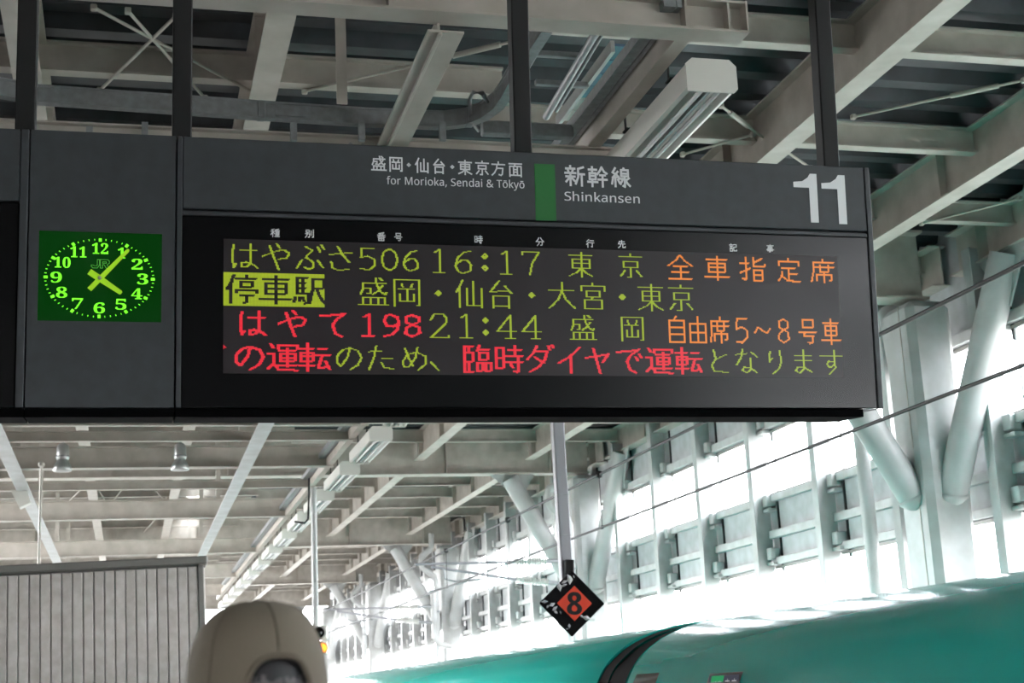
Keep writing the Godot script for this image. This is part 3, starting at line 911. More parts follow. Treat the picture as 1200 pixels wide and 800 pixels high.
	# beam that carries the posts of the boards
	beam("frame_beam", "steel beam that carries the black posts of the boards", "", "x", Vector3(1.8, 4.70, -6.36), 9.0, 0.24, 0.2, M.steel)
	# pendant lamps
	for p in [[73, 552, "closer to the slanting rail's upper end"], [211, 551, "in front of the bright roof strip"]]:
		var o := thing("pendant_lamp", "round metal pendant lamp under the low frame " + p[2], "lamp", on_y(p[0], p[1], 3.38), "round pendant lamps")
		part(o, "shade", lathe([Vector2(0.0, 0.02), Vector2(0.125, 0.0), Vector2(0.135, 0.01), Vector2(0.12, 0.08), Vector2(0.07, 0.17), Vector2(0.0, 0.17)], 20), M.lamp_metal)
		part(o, "body", lathe([Vector2(0.0, 0.17), Vector2(0.085, 0.17), Vector2(0.09, 0.20), Vector2(0.085, 0.36), Vector2(0.05, 0.40), Vector2(0.0, 0.40)], 18), M.lamp_metal)
		part(o, "collar", lathe([Vector2(0.088, 0.20), Vector2(0.098, 0.20), Vector2(0.098, 0.22), Vector2(0.088, 0.22)], 18), M.galv)
		part(o, "stem", tube([Vector3(0, 0.4, 0), Vector3(0, 0.44, -0.05), Vector3(0, 0.40, -0.4), Vector3(0, 0.3, -1.06)], 0.02, 8), M.galv)
	# black cable drop beside the lamps
	var drop := thing("cable_drop", "thin black cable hanging in a square loop under the lamp row", "cable")
	var dp := []
	for p in [[362, 545], [362, 580], [361, 608], [357, 613], [345, 611]]:
		dp.append(on_z(p[0], p[1], -24.6))
	part(drop, "sheath", tube(dp, 0.016, 8), M.cable)

# ------------------------------------------------------------------ outer wall
func make_walls() -> void:
	var w := setting("wall_right")
	var pitch := 2.41
	var zf := 13.10
	var n := 1
	var fin := cham(0.30, 7.9, 0.10, 0.012)
	var lip_m := cham(0.025, 7.9, 0.19, 0.006)
	var span := pitch - 0.10
	while zf > -80.0:
		part(w, "mullion", fin, M.steel_white, Vector3(10.32, 1.20, zf))
		part(w, "mullion_cap", lip_m, M.steel_white, Vector3(10.165, 1.20, zf))
		var zm := zf - pitch / 2.0
		# solid bands
		for b in [[4.08, 5.78], [2.345, 2.98], [1.82, 2.34]]:
			part(w, "panel", box(0.04, b[1] - b[0], pitch), M.wall_panel, Vector3(10.53, (b[0] + b[1]) / 2.0, zm))
		part(w, "base_panel", box(0.10, 1.6, span), M.wall_panel, Vector3(10.5, -2.0, zm))
		for b in [[4.10, 4.25], [2.88, 3.00], [2.28, 2.41], [1.84, 1.96]]:
			part(w, "rail", cham(0.10, b[1] - b[0], span, 0.008), M.rail, Vector3(10.45, (b[0] + b[1]) / 2.0, zm))
		for y in [4.06, 3.02, 1.80]:
			part(w, "sash", box(0.05, 0.045, span), M.booth_trim, Vector3(10.50, y, zm))
		if zf > -62.0:
			for y in [4.22, 2.90, 2.02]:
				part(w, "bracket", cham(0.16, 0.19, 0.17, 0.01), M.rail, Vector3(10.40, y, zf + 0.17))
				part(w, "bracket_foot", box(0.14, 0.05, 0.24), M.steel_white, Vector3(10.40, y - 0.16, zf + 0.18))
			for b in [[3.9, 5.2], [1.72, 3.05]]:
				part(w, "joint", box(0.03, b[1] - b[0], 0.035), M.seam, Vector3(10.495, (b[0] + b[1]) / 2.0, zf + 0.30))
		for b in [[3.04, 4.04], [-1.2, 1.78]]:
			n += 1
			var g := setting("window_%d" % n, Vector3(10.52, (b[0] + b[1]) / 2.0, zm))
			part(g, "pane", box(0.008, b[1] - b[0], pitch), M.pane)
			part(g, "bar", box(0.03, b[1] - b[0], 0.03), M.steel_white, Vector3(-0.02, 0, 0.30 - span / 2.0))
		zf -= pitch
	# unseen closed walls behind the viewer, added to keep the near hall dim
	part(w, "unseen_shade_panel", box(0.2, 8.8, 32.9), M.wall_panel, Vector3(10.65, 1.4, 29.55))
	var back := setting("wall_back")
	part(back, "panel", box(22.0, 8.8, 0.2), M.wall_panel, Vector3(0, 1.4, 46.0))
	# unseen wall across the hall; closed lengths and openings placed to shape the light
	var l := setting("wall_left")
	for b in [[-20.0, -84.0, 5.6], [28.0, 7.0, 2.2]]:  # low strip behind the viewer is an opening added to light nearby things
		var zl: float = (b[0] + b[1]) / 2.0
		var ll: float = b[0] - b[1]
		part(l, "base_panel", box(0.2, 1.4, ll), M.wall_panel, Vector3(-11.0, -2.3, zl))
		if b[2] < 5.0:
			part(l, "head_panel", box(0.2, 5.8 - b[2], ll), M.wall_panel, Vector3(-11.0, (5.8 + b[2]) / 2.0, zl))
		n += 1
		var g := setting("window_%d" % n, Vector3(-11.0, (b[2] - 1.6) / 2.0, zl))
		part(g, "pane", box(0.01, b[2] + 1.6, ll), M.pane)
		var z: float = b[0]
		while z > b[1]:
			part(l, "mullion", box(0.3, b[2] + 3.0, 0.2), M.steel_white, Vector3(-10.9, (b[2] - 3.0) / 2.0, z))
			z -= 4.82
	part(l, "unseen_shade_panel", box(0.2, 8.8, 27.0), M.wall_panel, Vector3(-11.0, 1.4, -6.5))  # unseen closed length, sized to darken the near roof
	part(l, "unseen_shade_panel", box(0.2, 8.8, 18.0), M.wall_panel, Vector3(-11.0, 1.4, 37.0))

	# columns with slanting braces
	var first: Node3D = null
	for i in BAYS.size():
		var at := Vector3(9.82, RAIL_Y, BAYS[i])
		var where := "window wall column with two slanting pipe braces"
		if first:
			copy(first, at)
			continue
		first = thing("steel_column", "white steel column with slanting pipe braces standing against the window wall", "column", at, "columns along the window wall")
		part(first, "shaft", cham(0.62, 7.55, 0.74, 0.09), M.steel_white, Vector3(0, 3.77, 0))
		part(first, "cover_strip", box(0.02, 7.5, 0.012), M.steel, Vector3(-0.308, 3.75, 0.12))
		part(first, "splice_band", cham(0.634, 0.03, 0.754, 0.09), M.steel_white, Vector3(0, 5.6, 0))
		var base := 5.05
		var brace := tube([Vector3(-0.30, base, 0), Vector3(-1.68, 7.52, 0)], 0.19, 20)
		part(first, "brace", brace, M.steel_white)
		part(first, "brace_foot", lathe([Vector2(0, -0.16), Vector2(0.12, -0.1), Vector2(0.20, 0.0), Vector2(0.20, 0.05), Vector2(0, 0.05)], 20), M.steel_white, Vector3(-0.30, base, 0), Vector3(0, 0, 28))
		for s in [1.0, -1.0]:
			part(first, "brace", tube([Vector3(0.05, base, 0.28 * s), Vector3(0.48, 7.85, 1.42 * s)], 0.19, 20), M.steel_white)
			part(first, "brace_foot", lathe([Vector2(0, -0.16), Vector2(0.12, -0.1), Vector2(0.20, 0.0), Vector2(0.20, 0.05), Vector2(0, 0.05)], 20), M.steel_white, Vector3(0.05, base, 0.28 * s), Vector3(22 * s, 0, 0))
			part(first, "gusset", extrude(PackedVector2Array([Vector2(0.8, 7.9), Vector2(1.85, 7.9), Vector2(1.35, 7.2)]), -0.012, 0.012), M.steel_white, Vector3(0.5, 0, 0), Vector3(0, -90 * s, 0))
		part(first, "gusset", extrude(PackedVector2Array([Vector2(-2.15, 7.62), Vector2(-1.1, 7.62), Vector2(-1.45, 7.05)]), -0.012, 0.012), M.steel_white)
	# rainwater pipes next to the columns
	for i in range(1, BAYS.size() - 1):
		var zc: float = BAYS[i]
		var u := thing("drain_pipe", "slender white upright pipe beside a window wall column", "pipe", Vector3(9.93, 0, zc - 2.0), "slender white upright pipes")
		part(u, "pipe", tube([Vector3(0, 3.6, 0), Vector3(0, -2.9, 0)], 0.10, 12), M.steel_white)
		if i == 1:
			continue
		var o := thing("drain_pipe", "white rainwater pipe with bends beside a window wall column", "pipe", Vector3(9.12, 0, zc + 0.45), "white rainwater pipes")
		part(o, "pipe", tube([Vector3(0.1, 4.95, 0), Vector3(0.1, 4.55, 0), Vector3(0.06, 4.45, 0), Vector3(-0.22, 4.25, 0), Vector3(-0.25, 4.15, 0), Vector3(-0.25, 3.98, 0), Vector3(-0.2, 3.88, 0), Vector3(0.15, 3.6, 0), Vector3(0.2, 3.45, 0), Vector3(0.2, -2.9, 0)], 0.085, 12), M.steel_white)
		part(o, "clip", lathe([Vector2(0.084, 0), Vector2(0.1, 0), Vector2(0.1, 0.05), Vector2(0.084, 0.05)], 12), M.galv, Vector3(0.2, 2.5, 0))

# ------------------------------------------------------------------ ground
func make_ground() -> void:
	var g := setting("ground")
	part(g, "earth", box(400, 0.2, 400), M.ballast, Vector3(0, -3.3, -35))
	var f := setting("floor")
	part(f, "platform_slab", box(8.5, 1.25, 130), M.concrete, Vector3(0, FLOOR_Y - 0.625, -19))
	var t := setting("trim_1")
	for x in [-4.1, 4.1]:
		part(t, "edge_stone", box(0.3, 0.02, 100), M.steel_white, Vector3(x, FLOOR_Y + 0.01, -35))
	for c in [-6.05, 6.05]:
		var b := setting("trackbed_%d" % (1 if c < 0 else 2))
		part(b, "slab", box(3.2, 0.2, 100), M.concrete, Vector3(c, -3.12, -35))
		for s in [-0.7175, 0.7175]:
			part(b, "rail", box(0.07, 0.15, 100), M.rail_steel, Vector3(c + s, -2.95, -35))

# ------------------------------------------------------------------ train
const TRAIN := [[0.0, 0.63], [0.35, 0.612], [0.65, 0.572], [0.92, 0.508], [1.14, 0.415], [1.32, 0.29], [1.45, 0.14], [1.54, -0.05], [1.60, -0.27], [1.645, -0.55], [1.675, -0.95], [1.675, -1.5], [1.64, -2.05], [1.56, -2.5]]

func train_profile(grow: float, y0: float, y1: float) -> Array:
	var half := []
	for p in TRAIN:
		half.append(Vector2(p[0] + (grow if p[0] > 0.3 else 0.0), p[1] + (grow if p[1] > 0.2 else 0.0)))
	var c := Curve2D.new()
	var out := []
	# finer points along the section
	for i in half.size() - 1:
		for k in 4:
			var a: Vector2 = half[maxi(i - 1, 0)]
			var b: Vector2 = half[i]
			var d: Vector2 = half[i + 1]
			var e: Vector2 = half[mini(i + 2, half.size() - 1)]
			if i == 0:
				a = Vector2(-half[1].x, half[1].y)
			out.append(b.cubic_interpolate(d, a, e, k / 4.0))
	out.append(half[-1])
	var keep := []
	for p in out:
		if p.y <= y1 and p.y >= y0:
			keep.append(p)
	return keep

func side_at(y: float) -> float:
	for i in TRAIN.size() - 1:
		if TRAIN[i + 1][1] <= y:
			return lerpf(TRAIN[i][0], TRAIN[i + 1][0], (TRAIN[i][1] - y) / (TRAIN[i][1] - TRAIN[i + 1][1]))
	return 1.6

# a patch that follows the train's side (toward the platform) between two heights
func side_patch(y0: float, y1: float, z0: float, z1: float, proud: float) -> ArrayMesh:
	var st := begin(true)
	for k in 8:
		var ya := lerpf(y0, y1, k / 8.0)
		var yb := lerpf(y0, y1, (k + 1) / 8.0)
		quad(st, Vector3(-side_at(ya) - proud, ya, z0), Vector3(-side_at(ya) - proud, ya, z1), Vector3(-side_at(yb) - proud, yb, z1), Vector3(-side_at(yb) - proud, yb, z0), Vector3.LEFT)
	return done(st)

func make_train() -> void:
	for car in 2:
		var z0 := 10.5 if car == 0 else -14.45
		var z1 := -13.55 if car == 0 else -38.6
		var o := thing("train_car", "glossy green high speed train car " + ("with a lit destination display under the long board" if car == 0 else "coupled beyond the black gangway ring"), "train car", Vector3(6.05, 0, (z0 + z1) / 2.0))
		var h := (z0 - z1) / 2.0
		for y in [[-1.35, 1.0, "body_shell", M.green_paint], [-2.6, -1.30, "lower_shell", M.white_paint]]:
			var right := train_profile(0.0, y[0], y[1])
			var ring := []
			for p in right:
				ring.append(p)
			var left := right.duplicate()
			left.reverse()
			var all := []
			for p in left:
				if p.x > 0.0001:
					all.append(Vector2(-p.x, p.y))
			all.append_array(ring)
			var st := begin(true)
			for k in all.size() - 1:
				var a: Vector2 = all[k]
				var b: Vector2 = all[k + 1]
				if y[2] == "lower_shell" and a.x < 0 and b.x > 0:
					continue
				var d := b - a
				var zs := [h, h - 0.05, -h + 0.05, -h]
				for q in 3:
					var ia := 0.985 if q == 0 else 1.0
					var ib := 0.985 if q == 2 else 1.0
					quad(st, Vector3(a.x * ia, a.y, zs[q]), Vector3(b.x * ia, b.y, zs[q]), Vector3(b.x * ib, b.y, zs[q + 1]), Vector3(a.x * ib, a.y, zs[q + 1]), Vector3(-d.y, d.x, 0))
			if y[2] == "body_shell":
				st.set_smooth_group(-1)
				for e in [h, -h]:
					for k in range(1, all.size() - 2):
						tri(st, Vector3(0, -1.35, e), Vector3(all[k].x, all[k].y, e), Vector3(all[k + 1].x, all[k + 1].y, e), Vector3(0, 0, e))
			part(o, y[2], done(st), y[3])
		part(o, "stripe", side_patch(-1.40, -1.30, h - 0.06, -h + 0.06, 0.004), M.pink)
		# windows along the side
		var zw := h - 3.2
		while zw - 1.2 > -h + 4.2:
			var win := part(o, "window", side_patch(-0.98, -0.28, zw, zw - 0.62, 0.004), M.dark_glass)
			zw -= 1.04
		# doorway near the end of the car
		var off := -o.position
		for e in ([-13.62] if car == 0 else []):
			part(o, "door_leaf", side_patch(-1.9, 0.24, e + 0.18 - o.position.z, e + 1.12 - o.position.z, 0.006), M.green_paint)
			part(o, "door_window", side_patch(-0.8, 0.10, e + 0.32 - o.position.z, e + 0.94 - o.position.z, 0.010), M.dark_glass)
			part(o, "door_groove", side_patch(0.245, 0.262, e + 0.14 - o.position.z, e + 1.15 - o.position.z, 0.005), M.rubber)
		# thin added strips standing in for reflected light lines along the roof
		for y in [0.36, 0.53]:
			part(o, "roof_glint_strip", side_patch(y - 0.006, y + 0.006, h - 0.3, -h + 0.3, 0.004), M.green_paint)
		if car == 0:
			var zd := -11.12 - o.position.z
			part(o, "display_frame", side_patch(-0.33, 0.065, zd - 0.32, zd + 0.36, 0.008), M.black)
			var im := Image.create_empty(192, 96, false, Image.FORMAT_RGB8)
			im.fill(Color(0.30, 0.31, 0.38))
			im.fill_rect(Rect2i(16, 0, 80, 60), Color(0.15, 0.75, 0.45))
			for c in [["は", 30, 14, 0.8], ["や", 48, 14, 0.8], ["ぶ", 66, 14, 0.8], ["さ", 84, 14, 0.8], ["東", 122, 16, 1.3], ["京", 164, 16, 1.3]]:
				for line in strokes(c[0]):
					for s in line.size() - 1:
						for q in 40:
							var p: Vector2 = (line[s].lerp(line[s + 1], q / 39.0) - Vector2(12, 12)) * c[3] + Vector2(c[1], c[2] + 6)
							im.fill_rect(Rect2i(int(p.x), int(p.y), 2, 2), Color(1, 1, 1))
			var dm := mat(Color(0.05, 0.05, 0.06), 0.7)
			dm.metallic_specular = 0.1
			dm.emission_enabled = true
			dm.emission = Color.BLACK
			dm.emission_texture = ImageTexture.create_from_image(im)
			dm.emission_energy_multiplier = 0.5 / EXPOSURE
			var st := SurfaceTool.new()
			st.begin(Mesh.PRIMITIVE_TRIANGLES)
			var za := zd - 0.29
			var zb := zd + 0.33
			var v := [[za, 0.045, 0.0, 0.0], [zb, 0.045, 1.0, 0.0], [zb, -0.31, 1.0, 1.0], [za, 0.045, 0.0, 0.0], [zb, -0.31, 1.0, 1.0], [za, -0.31, 0.0, 1.0]]
			for p in v:
				st.set_normal(Vector3.LEFT)
				st.set_uv(Vector2(p[2], p[3]))
				st.add_vertex(Vector3(-side_at(p[1]) - 0.016, p[1], p[0]))
			part(o, "display_screen", st.commit(), dm)
	var g := thing("gangway_ring", "black rubber gangway ring between the two green train cars", "gangway", Vector3(6.05, 0, -14.0))
	for k in 3:
		var prof := train_profile(-0.015 if k != 1 else -0.03, -2.5, 1.0)
		var full := []
		var rev := prof.duplicate()
		rev.reverse()
		for p in rev:
			if p.x > 0.0001:
				full.append(Vector2(-p.x, p.y))
		full.append_array(prof)
		part(g, "fold", skin(full, 0.44 - k * 0.293, 0.147 - k * 0.293, false), M.rubber)
	# running gear keeps the cars on the rails
	for zb in [5.0, -9.5, -18.5, -34.5]:
		var b := thing("bogie", "grey wheeled bogie under a green train car", "bogie", Vector3(6.05, -2.87, zb), "bogies under the train")
		part(b, "frame", cham(1.9, 0.25, 3.0, 0.05), M.galv, Vector3(0, 0.55, 0))
		for s in [-1.25, 1.25]:
			for x in [-0.72, 0.72]:
				part(b, "wheel", lathe([Vector2(0, -0.06), Vector2(0.42, -0.06), Vector2(0.43, 0.06), Vector2(0, 0.06)], 24, false), M.rail_steel, Vector3(x, 0.43, s), Vector3(0, 0, 90))
			part(b, "axle", tube([Vector3(-0.7, 0.43, s), Vector3(0.7, 0.43, s)], 0.08, 10), M.rail_steel)

# ------------------------------------------------------------------ overhead line
func make_overhead() -> void:
	for w in [[2.75, "upper black overhead wire strung above the green train", 0.018], [2.05, "lower black overhead wire strung above the green train", 0.016]]:
		var o := thing("overhead_wire", w[1], "wire", Vector3(6.05, w[0], 0))
		part(o, "strand", tube([Vector3(0, 0, 12), Vector3(0, 0, -20), Vector3(0, 0, -50), Vector3(0, 0, -82)], w[2], 6), M.wire)
	for z in [-8.6, -18.6, -23.6, -28.6]:
		var d := thing("wire_dropper", "thin hanger wire with clamp between the two overhead wires", "wire", Vector3(6.05, 2.05, z), "hangers between the overhead wires")
		part(d, "strand", tube([Vector3.ZERO, Vector3(0, 0.7, 0)], 0.006, 6), M.wire)
		part(d, "clamp", lathe([Vector2(0, -0.05), Vector2(0.04, -0.035), Vector2(0.05, 0.0), Vector2(0.04, 0.04), Vector2(0, 0.05)], 10), M.cable, Vector3(0, 0.70, 0))
		part(d, "clamp", cham(0.03, 0.05, 0.05, 0.006), M.cable)
	# bracket arms with ribbed insulators
	for i in [2, 3]:
		var z: float = BAYS[i] + 0.8
		var o := thing("bracket_arm", "overhead line bracket with ribbed insulators held beside a wall column", "bracket", Vector3(9.15, 0, z), "overhead line brackets")
		var rib := []
		for k in 13:
			rib.append_array([Vector2(0.035, k * 0.055), Vector2(0.085, k * 0.055 + 0.015), Vector2(0.085, k * 0.055 + 0.022), Vector2(0.035, k * 0.055 + 0.04)])
		var ribbed := lathe(rib, 14, false)
		part(o, "insulator", ribbed, M.porcelain, Vector3(-0.5, 2.67, 0), Vector3(0, 0, 90))
		part(o, "tube", tube([Vector3(-1.2, 2.67, 0), Vector3(-3.35, 2.68, 0)], 0.03, 10), M.pole_grey)
		part(o, "tube", tube([Vector3(-0.05, 2.67, 0), Vector3(-0.52, 2.67, 0)], 0.05, 10), M.galv)
		part(o, "insulator", ribbed, M.porcelain, Vector3(-0.48, 2.22, 0), Vector3(0, 0, 83))
		part(o, "tube", tube([Vector3(-1.18, 2.30, 0), Vector3(-3.0, 2.62, 0)], 0.03, 10), M.pole_grey)
		part(o, "tube", tube([Vector3(-0.03, 2.17, 0), Vector3(-0.5, 2.22, 0)], 0.05, 10), M.galv)
		part(o, "steady_arm", tube([Vector3(-2.75, 2.58, 0), Vector3(-2.72, 2.36, 0), Vector3(-2.5, 2.30, 0), Vector3(-1.9, 2.33, 0)], 0.02, 8), M.galv)
		part(o, "steady_arm", tube([Vector3(-2.05, 2.33, 0), Vector3(-3.08, 2.10, 0)], 0.018, 8), M.galv)
		part(o, "mast", tube([Vector3(0, 3.1, 0), Vector3(0, 1.85, 0), Vector3(0.06, 1.62, 0), Vector3(0.2, 1.5, 0), Vector3(0.5, 1.46, 0)], 0.085, 14), M.steel_white)

# ------------------------------------------------------------------ signs and signal over the platform
func make_hanging_things() -> void:
	var z := -15.0
	var c := on_z(670, 707, z)
	var top := on_z(656, 470, z)
	var o := thing("stop_marker", "black diamond sign with an orange diamond and figure 8 on a grey pole", "sign", c)
	var r := 0.345
	o.rotation_degrees = Vector3(0, -12, -3)
	var s := r * sqrt(2.0)
	part(o, "board", cham(s, s, 0.05, 0.012), M.black, Vector3.ZERO, Vector3(0, 0, 45))
	var sheet := cham(s * 0.98, s * 0.98, 0.008, 0.002)
	part(o, "plastic_wrap", sheet, M.wrap, Vector3(0, 0, 0.028), Vector3(0, 0, 45))
	part(o, "orange_plate", cham(s * 0.53, s * 0.53, 0.012, 0.002), M.orange, Vector3(0.025, 0.0, 0.036), Vector3(0, 0, 45))
	latin(o, "numeral", "8", Vector2(-0.055, 0.0), Vector2(0.105, 0.0), 0.235, M.black, 0.043, true)
	# wrap creases coloured pale to stand for white reflections on the black plastic
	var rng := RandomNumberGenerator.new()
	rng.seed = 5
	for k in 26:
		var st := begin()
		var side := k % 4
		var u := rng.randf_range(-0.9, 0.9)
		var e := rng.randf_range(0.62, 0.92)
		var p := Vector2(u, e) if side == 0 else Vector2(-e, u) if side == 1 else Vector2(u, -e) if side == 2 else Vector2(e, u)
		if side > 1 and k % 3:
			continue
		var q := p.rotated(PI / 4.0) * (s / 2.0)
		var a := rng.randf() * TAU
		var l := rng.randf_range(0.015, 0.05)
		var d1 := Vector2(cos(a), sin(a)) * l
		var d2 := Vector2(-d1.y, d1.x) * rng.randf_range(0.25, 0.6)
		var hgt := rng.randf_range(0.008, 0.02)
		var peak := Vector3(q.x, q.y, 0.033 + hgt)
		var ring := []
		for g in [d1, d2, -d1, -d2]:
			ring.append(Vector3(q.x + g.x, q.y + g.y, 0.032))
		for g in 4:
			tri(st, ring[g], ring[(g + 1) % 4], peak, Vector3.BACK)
		part(o, "wrap_crease_glint", done(st), M.crease_glint)
	part(o, "clamp", cham(0.10, 0.16, 0.06, 0.01), M.black, Vector3(-0.02, r + 0.03, -0.015))
	var p := thing("sign_pole", "grey square pole hanging down to the black diamond sign", "pole", Vector3(top.x, 0, z - 0.115))
	p.rotation_degrees.z = rad_to_deg(atan2(c.x - top.x, top.y - c.y)) * 0.9
	part(p, "tube", cham(0.125, 4.05 - c.y - 0.2, 0.125, 0.012), M.pole_grey, Vector3(-0.0, (4.05 + c.y + 0.2) / 2.0, 0))
	part(p, "joint_band", cham(0.13, 0.012, 0.13, 0.003), M.galv, Vector3(0, c.y + 1.15, 0))
	part(p, "joint_band", cham(0.13, 0.012, 0.13, 0.003), M.galv, Vector3(0, c.y + 0.72, 0))
	beam("frame_beam", "steel arm that carries the pole of the diamond sign", "", "x", Vector3(4.7, 4.06, z - 0.115), 2.6, 0.2, 0.16, M.steel)

	# signal with two lenses on a thin pole
	var zs := -24.8
	var t := on_z(367, 563, zs)
	var b := on_z(370, 738, zs)
	var g := thing("platform_signal", "small signal with one dark lens and one lit orange lens on a thin pole", "signal", b)
	part(g, "pole", tube([Vector3(0, 0.05, 0), Vector3(t.x - b.x, 3.5 - b.y, 0)], 0.05, 12), M.steel_white)
	part(g, "housing", cham(0.30, 0.24, 0.22, 0.03), M.fixture, Vector3(0.04, -0.05, 0))
	part(g, "housing", cham(0.24, 0.24, 0.2, 0.03), M.fixture, Vector3(0.07, -0.30, 0))
	part(g, "hood", lathe([Vector2(0.085, 0), Vector2(0.10, 0), Vector2(0.10, 0.10), Vector2(0.085, 0.10)], 18), M.booth_trim, Vector3(0.04, -0.05, 0.10), Vector3(90, 0, 0))
	part(g, "dark_lens", lathe([Vector2(0, 0.02), Vector2(0.085, 0.0)], 18), M.dark_glass, Vector3(0.04, -0.05, 0.112), Vector3(90, 0, 0))
	part(g, "hood", lathe([Vector2(0.075, 0), Vector2(0.09, 0), Vector2(0.09, 0.08), Vector2(0.075, 0.08)], 18), M.orange_rim, Vector3(0.08, -0.30, 0.09), Vector3(90, 0, 0))
	part(g, "lit_lens", lathe([Vector2(0, 0.03), Vector2(0.05, 0.02), Vector2(0.075, 0.0)], 18), glow(Color(1.0, 0.72, 0.25), 1.6 / EXPOSURE), Vector3(0.08, -0.30, 0.10), Vector3(90, 0, 0))
	var bulb := OmniLight3D.new()
	bulb.name = "signal_glow"
	bulb.light_color = Color(1.0, 0.72, 0.25)
	bulb.light_energy = 0.03
	bulb.omni_range = 60.0
	bulb.omni_attenuation = 2.0
	bulb.light_size = 0.05
	bulb.shadow_enabled = true
	g.add_child(bulb)
	bulb.position = Vector3(0.08, -0.30, 0.18)

	# ribbed booth on the platform
	var zb := -14.6
	var corner := on_z(247.5, 651, zb)
	var booth := thing("platform_booth", "pale grey booth clad in narrow upright panels with a metal top edge", "booth", Vector3(corner.x, FLOOR_Y, zb))
	booth.rotation_degrees.z = 1.4
	var high := corner.y - FLOOR_Y
	var step := 0.0965
	part(booth, "core", box(3.6, high - 0.09, 2.6), M.seam_grey, Vector3(-1.81, (high - 0.09) / 2.0, -1.33))
	var panel := cham(step - 0.009, high - 0.10, 0.03, 0.006)
	for k in 36:
		part(booth, "cladding_panel", panel, M.booth if k % 3 else M.booth_b, Vector3(-0.055 - step * (k + 0.5), (high - 0.10) / 2.0, -0.012))
	for k in 26:
		part(booth, "side_panel", cham(0.03, high - 0.10, step - 0.009, 0.006), M.booth, Vector3(0.0, (high - 0.10) / 2.0, -0.08 - step * (k + 0.5)))
	part(booth, "corner_trim", cham(0.055, high - 0.06, 0.07, 0.006), M.booth_trim, Vector3(-0.027, (high - 0.06) / 2.0, -0.02))
	part(booth, "top_trim", cham(3.72, 0.075, 0.09, 0.012), M.booth_trim, Vector3(-1.82, high - 0.04, 0.0))
	part(booth, "roof", cham(3.72, 0.05, 2.7, 0.012), M.booth_trim, Vector3(-1.82, high - 0.06, -1.35))
	# thin pole behind the booth
	var pp := thing("thin_pole", "thin pale pole standing up behind the top edge of the booth", "pole", on_z(45.5, 660, -18.4))
	pp.position.y = FLOOR_Y
	var hh := on_z(48, 546, -18.4).y - FLOOR_Y
	part(pp, "tube", tube([Vector3.ZERO, Vector3(0, hh, 0)], 0.016, 8), M.rod)
	part(pp, "cap", lathe([Vector2(0, 0.05), Vector2(0.035, 0.04), Vector2(0.04, 0.0), Vector2(0, 0)], 10), M.rod, Vector3(0, hh, 0))
	# white floodlight bracket at the frame beyond the clock
	var fl := thing("floodlight", "small white floodlight box fixed under the low frame beyond the clock", "light", on_y(22, 587, 3.27))
	part(fl, "housing", extrude(PackedVector2Array([Vector2(-0.12, 0.16), Vector2(0.12, 0.16), Vector2(0.18, -0.04), Vector2(0.02, -0.12)]), -0.12, 0.12), M.fixture)
	part(fl, "bracket", box(0.03, 0.25, 0.03), M.galv, Vector3(0, 0.22, 0))

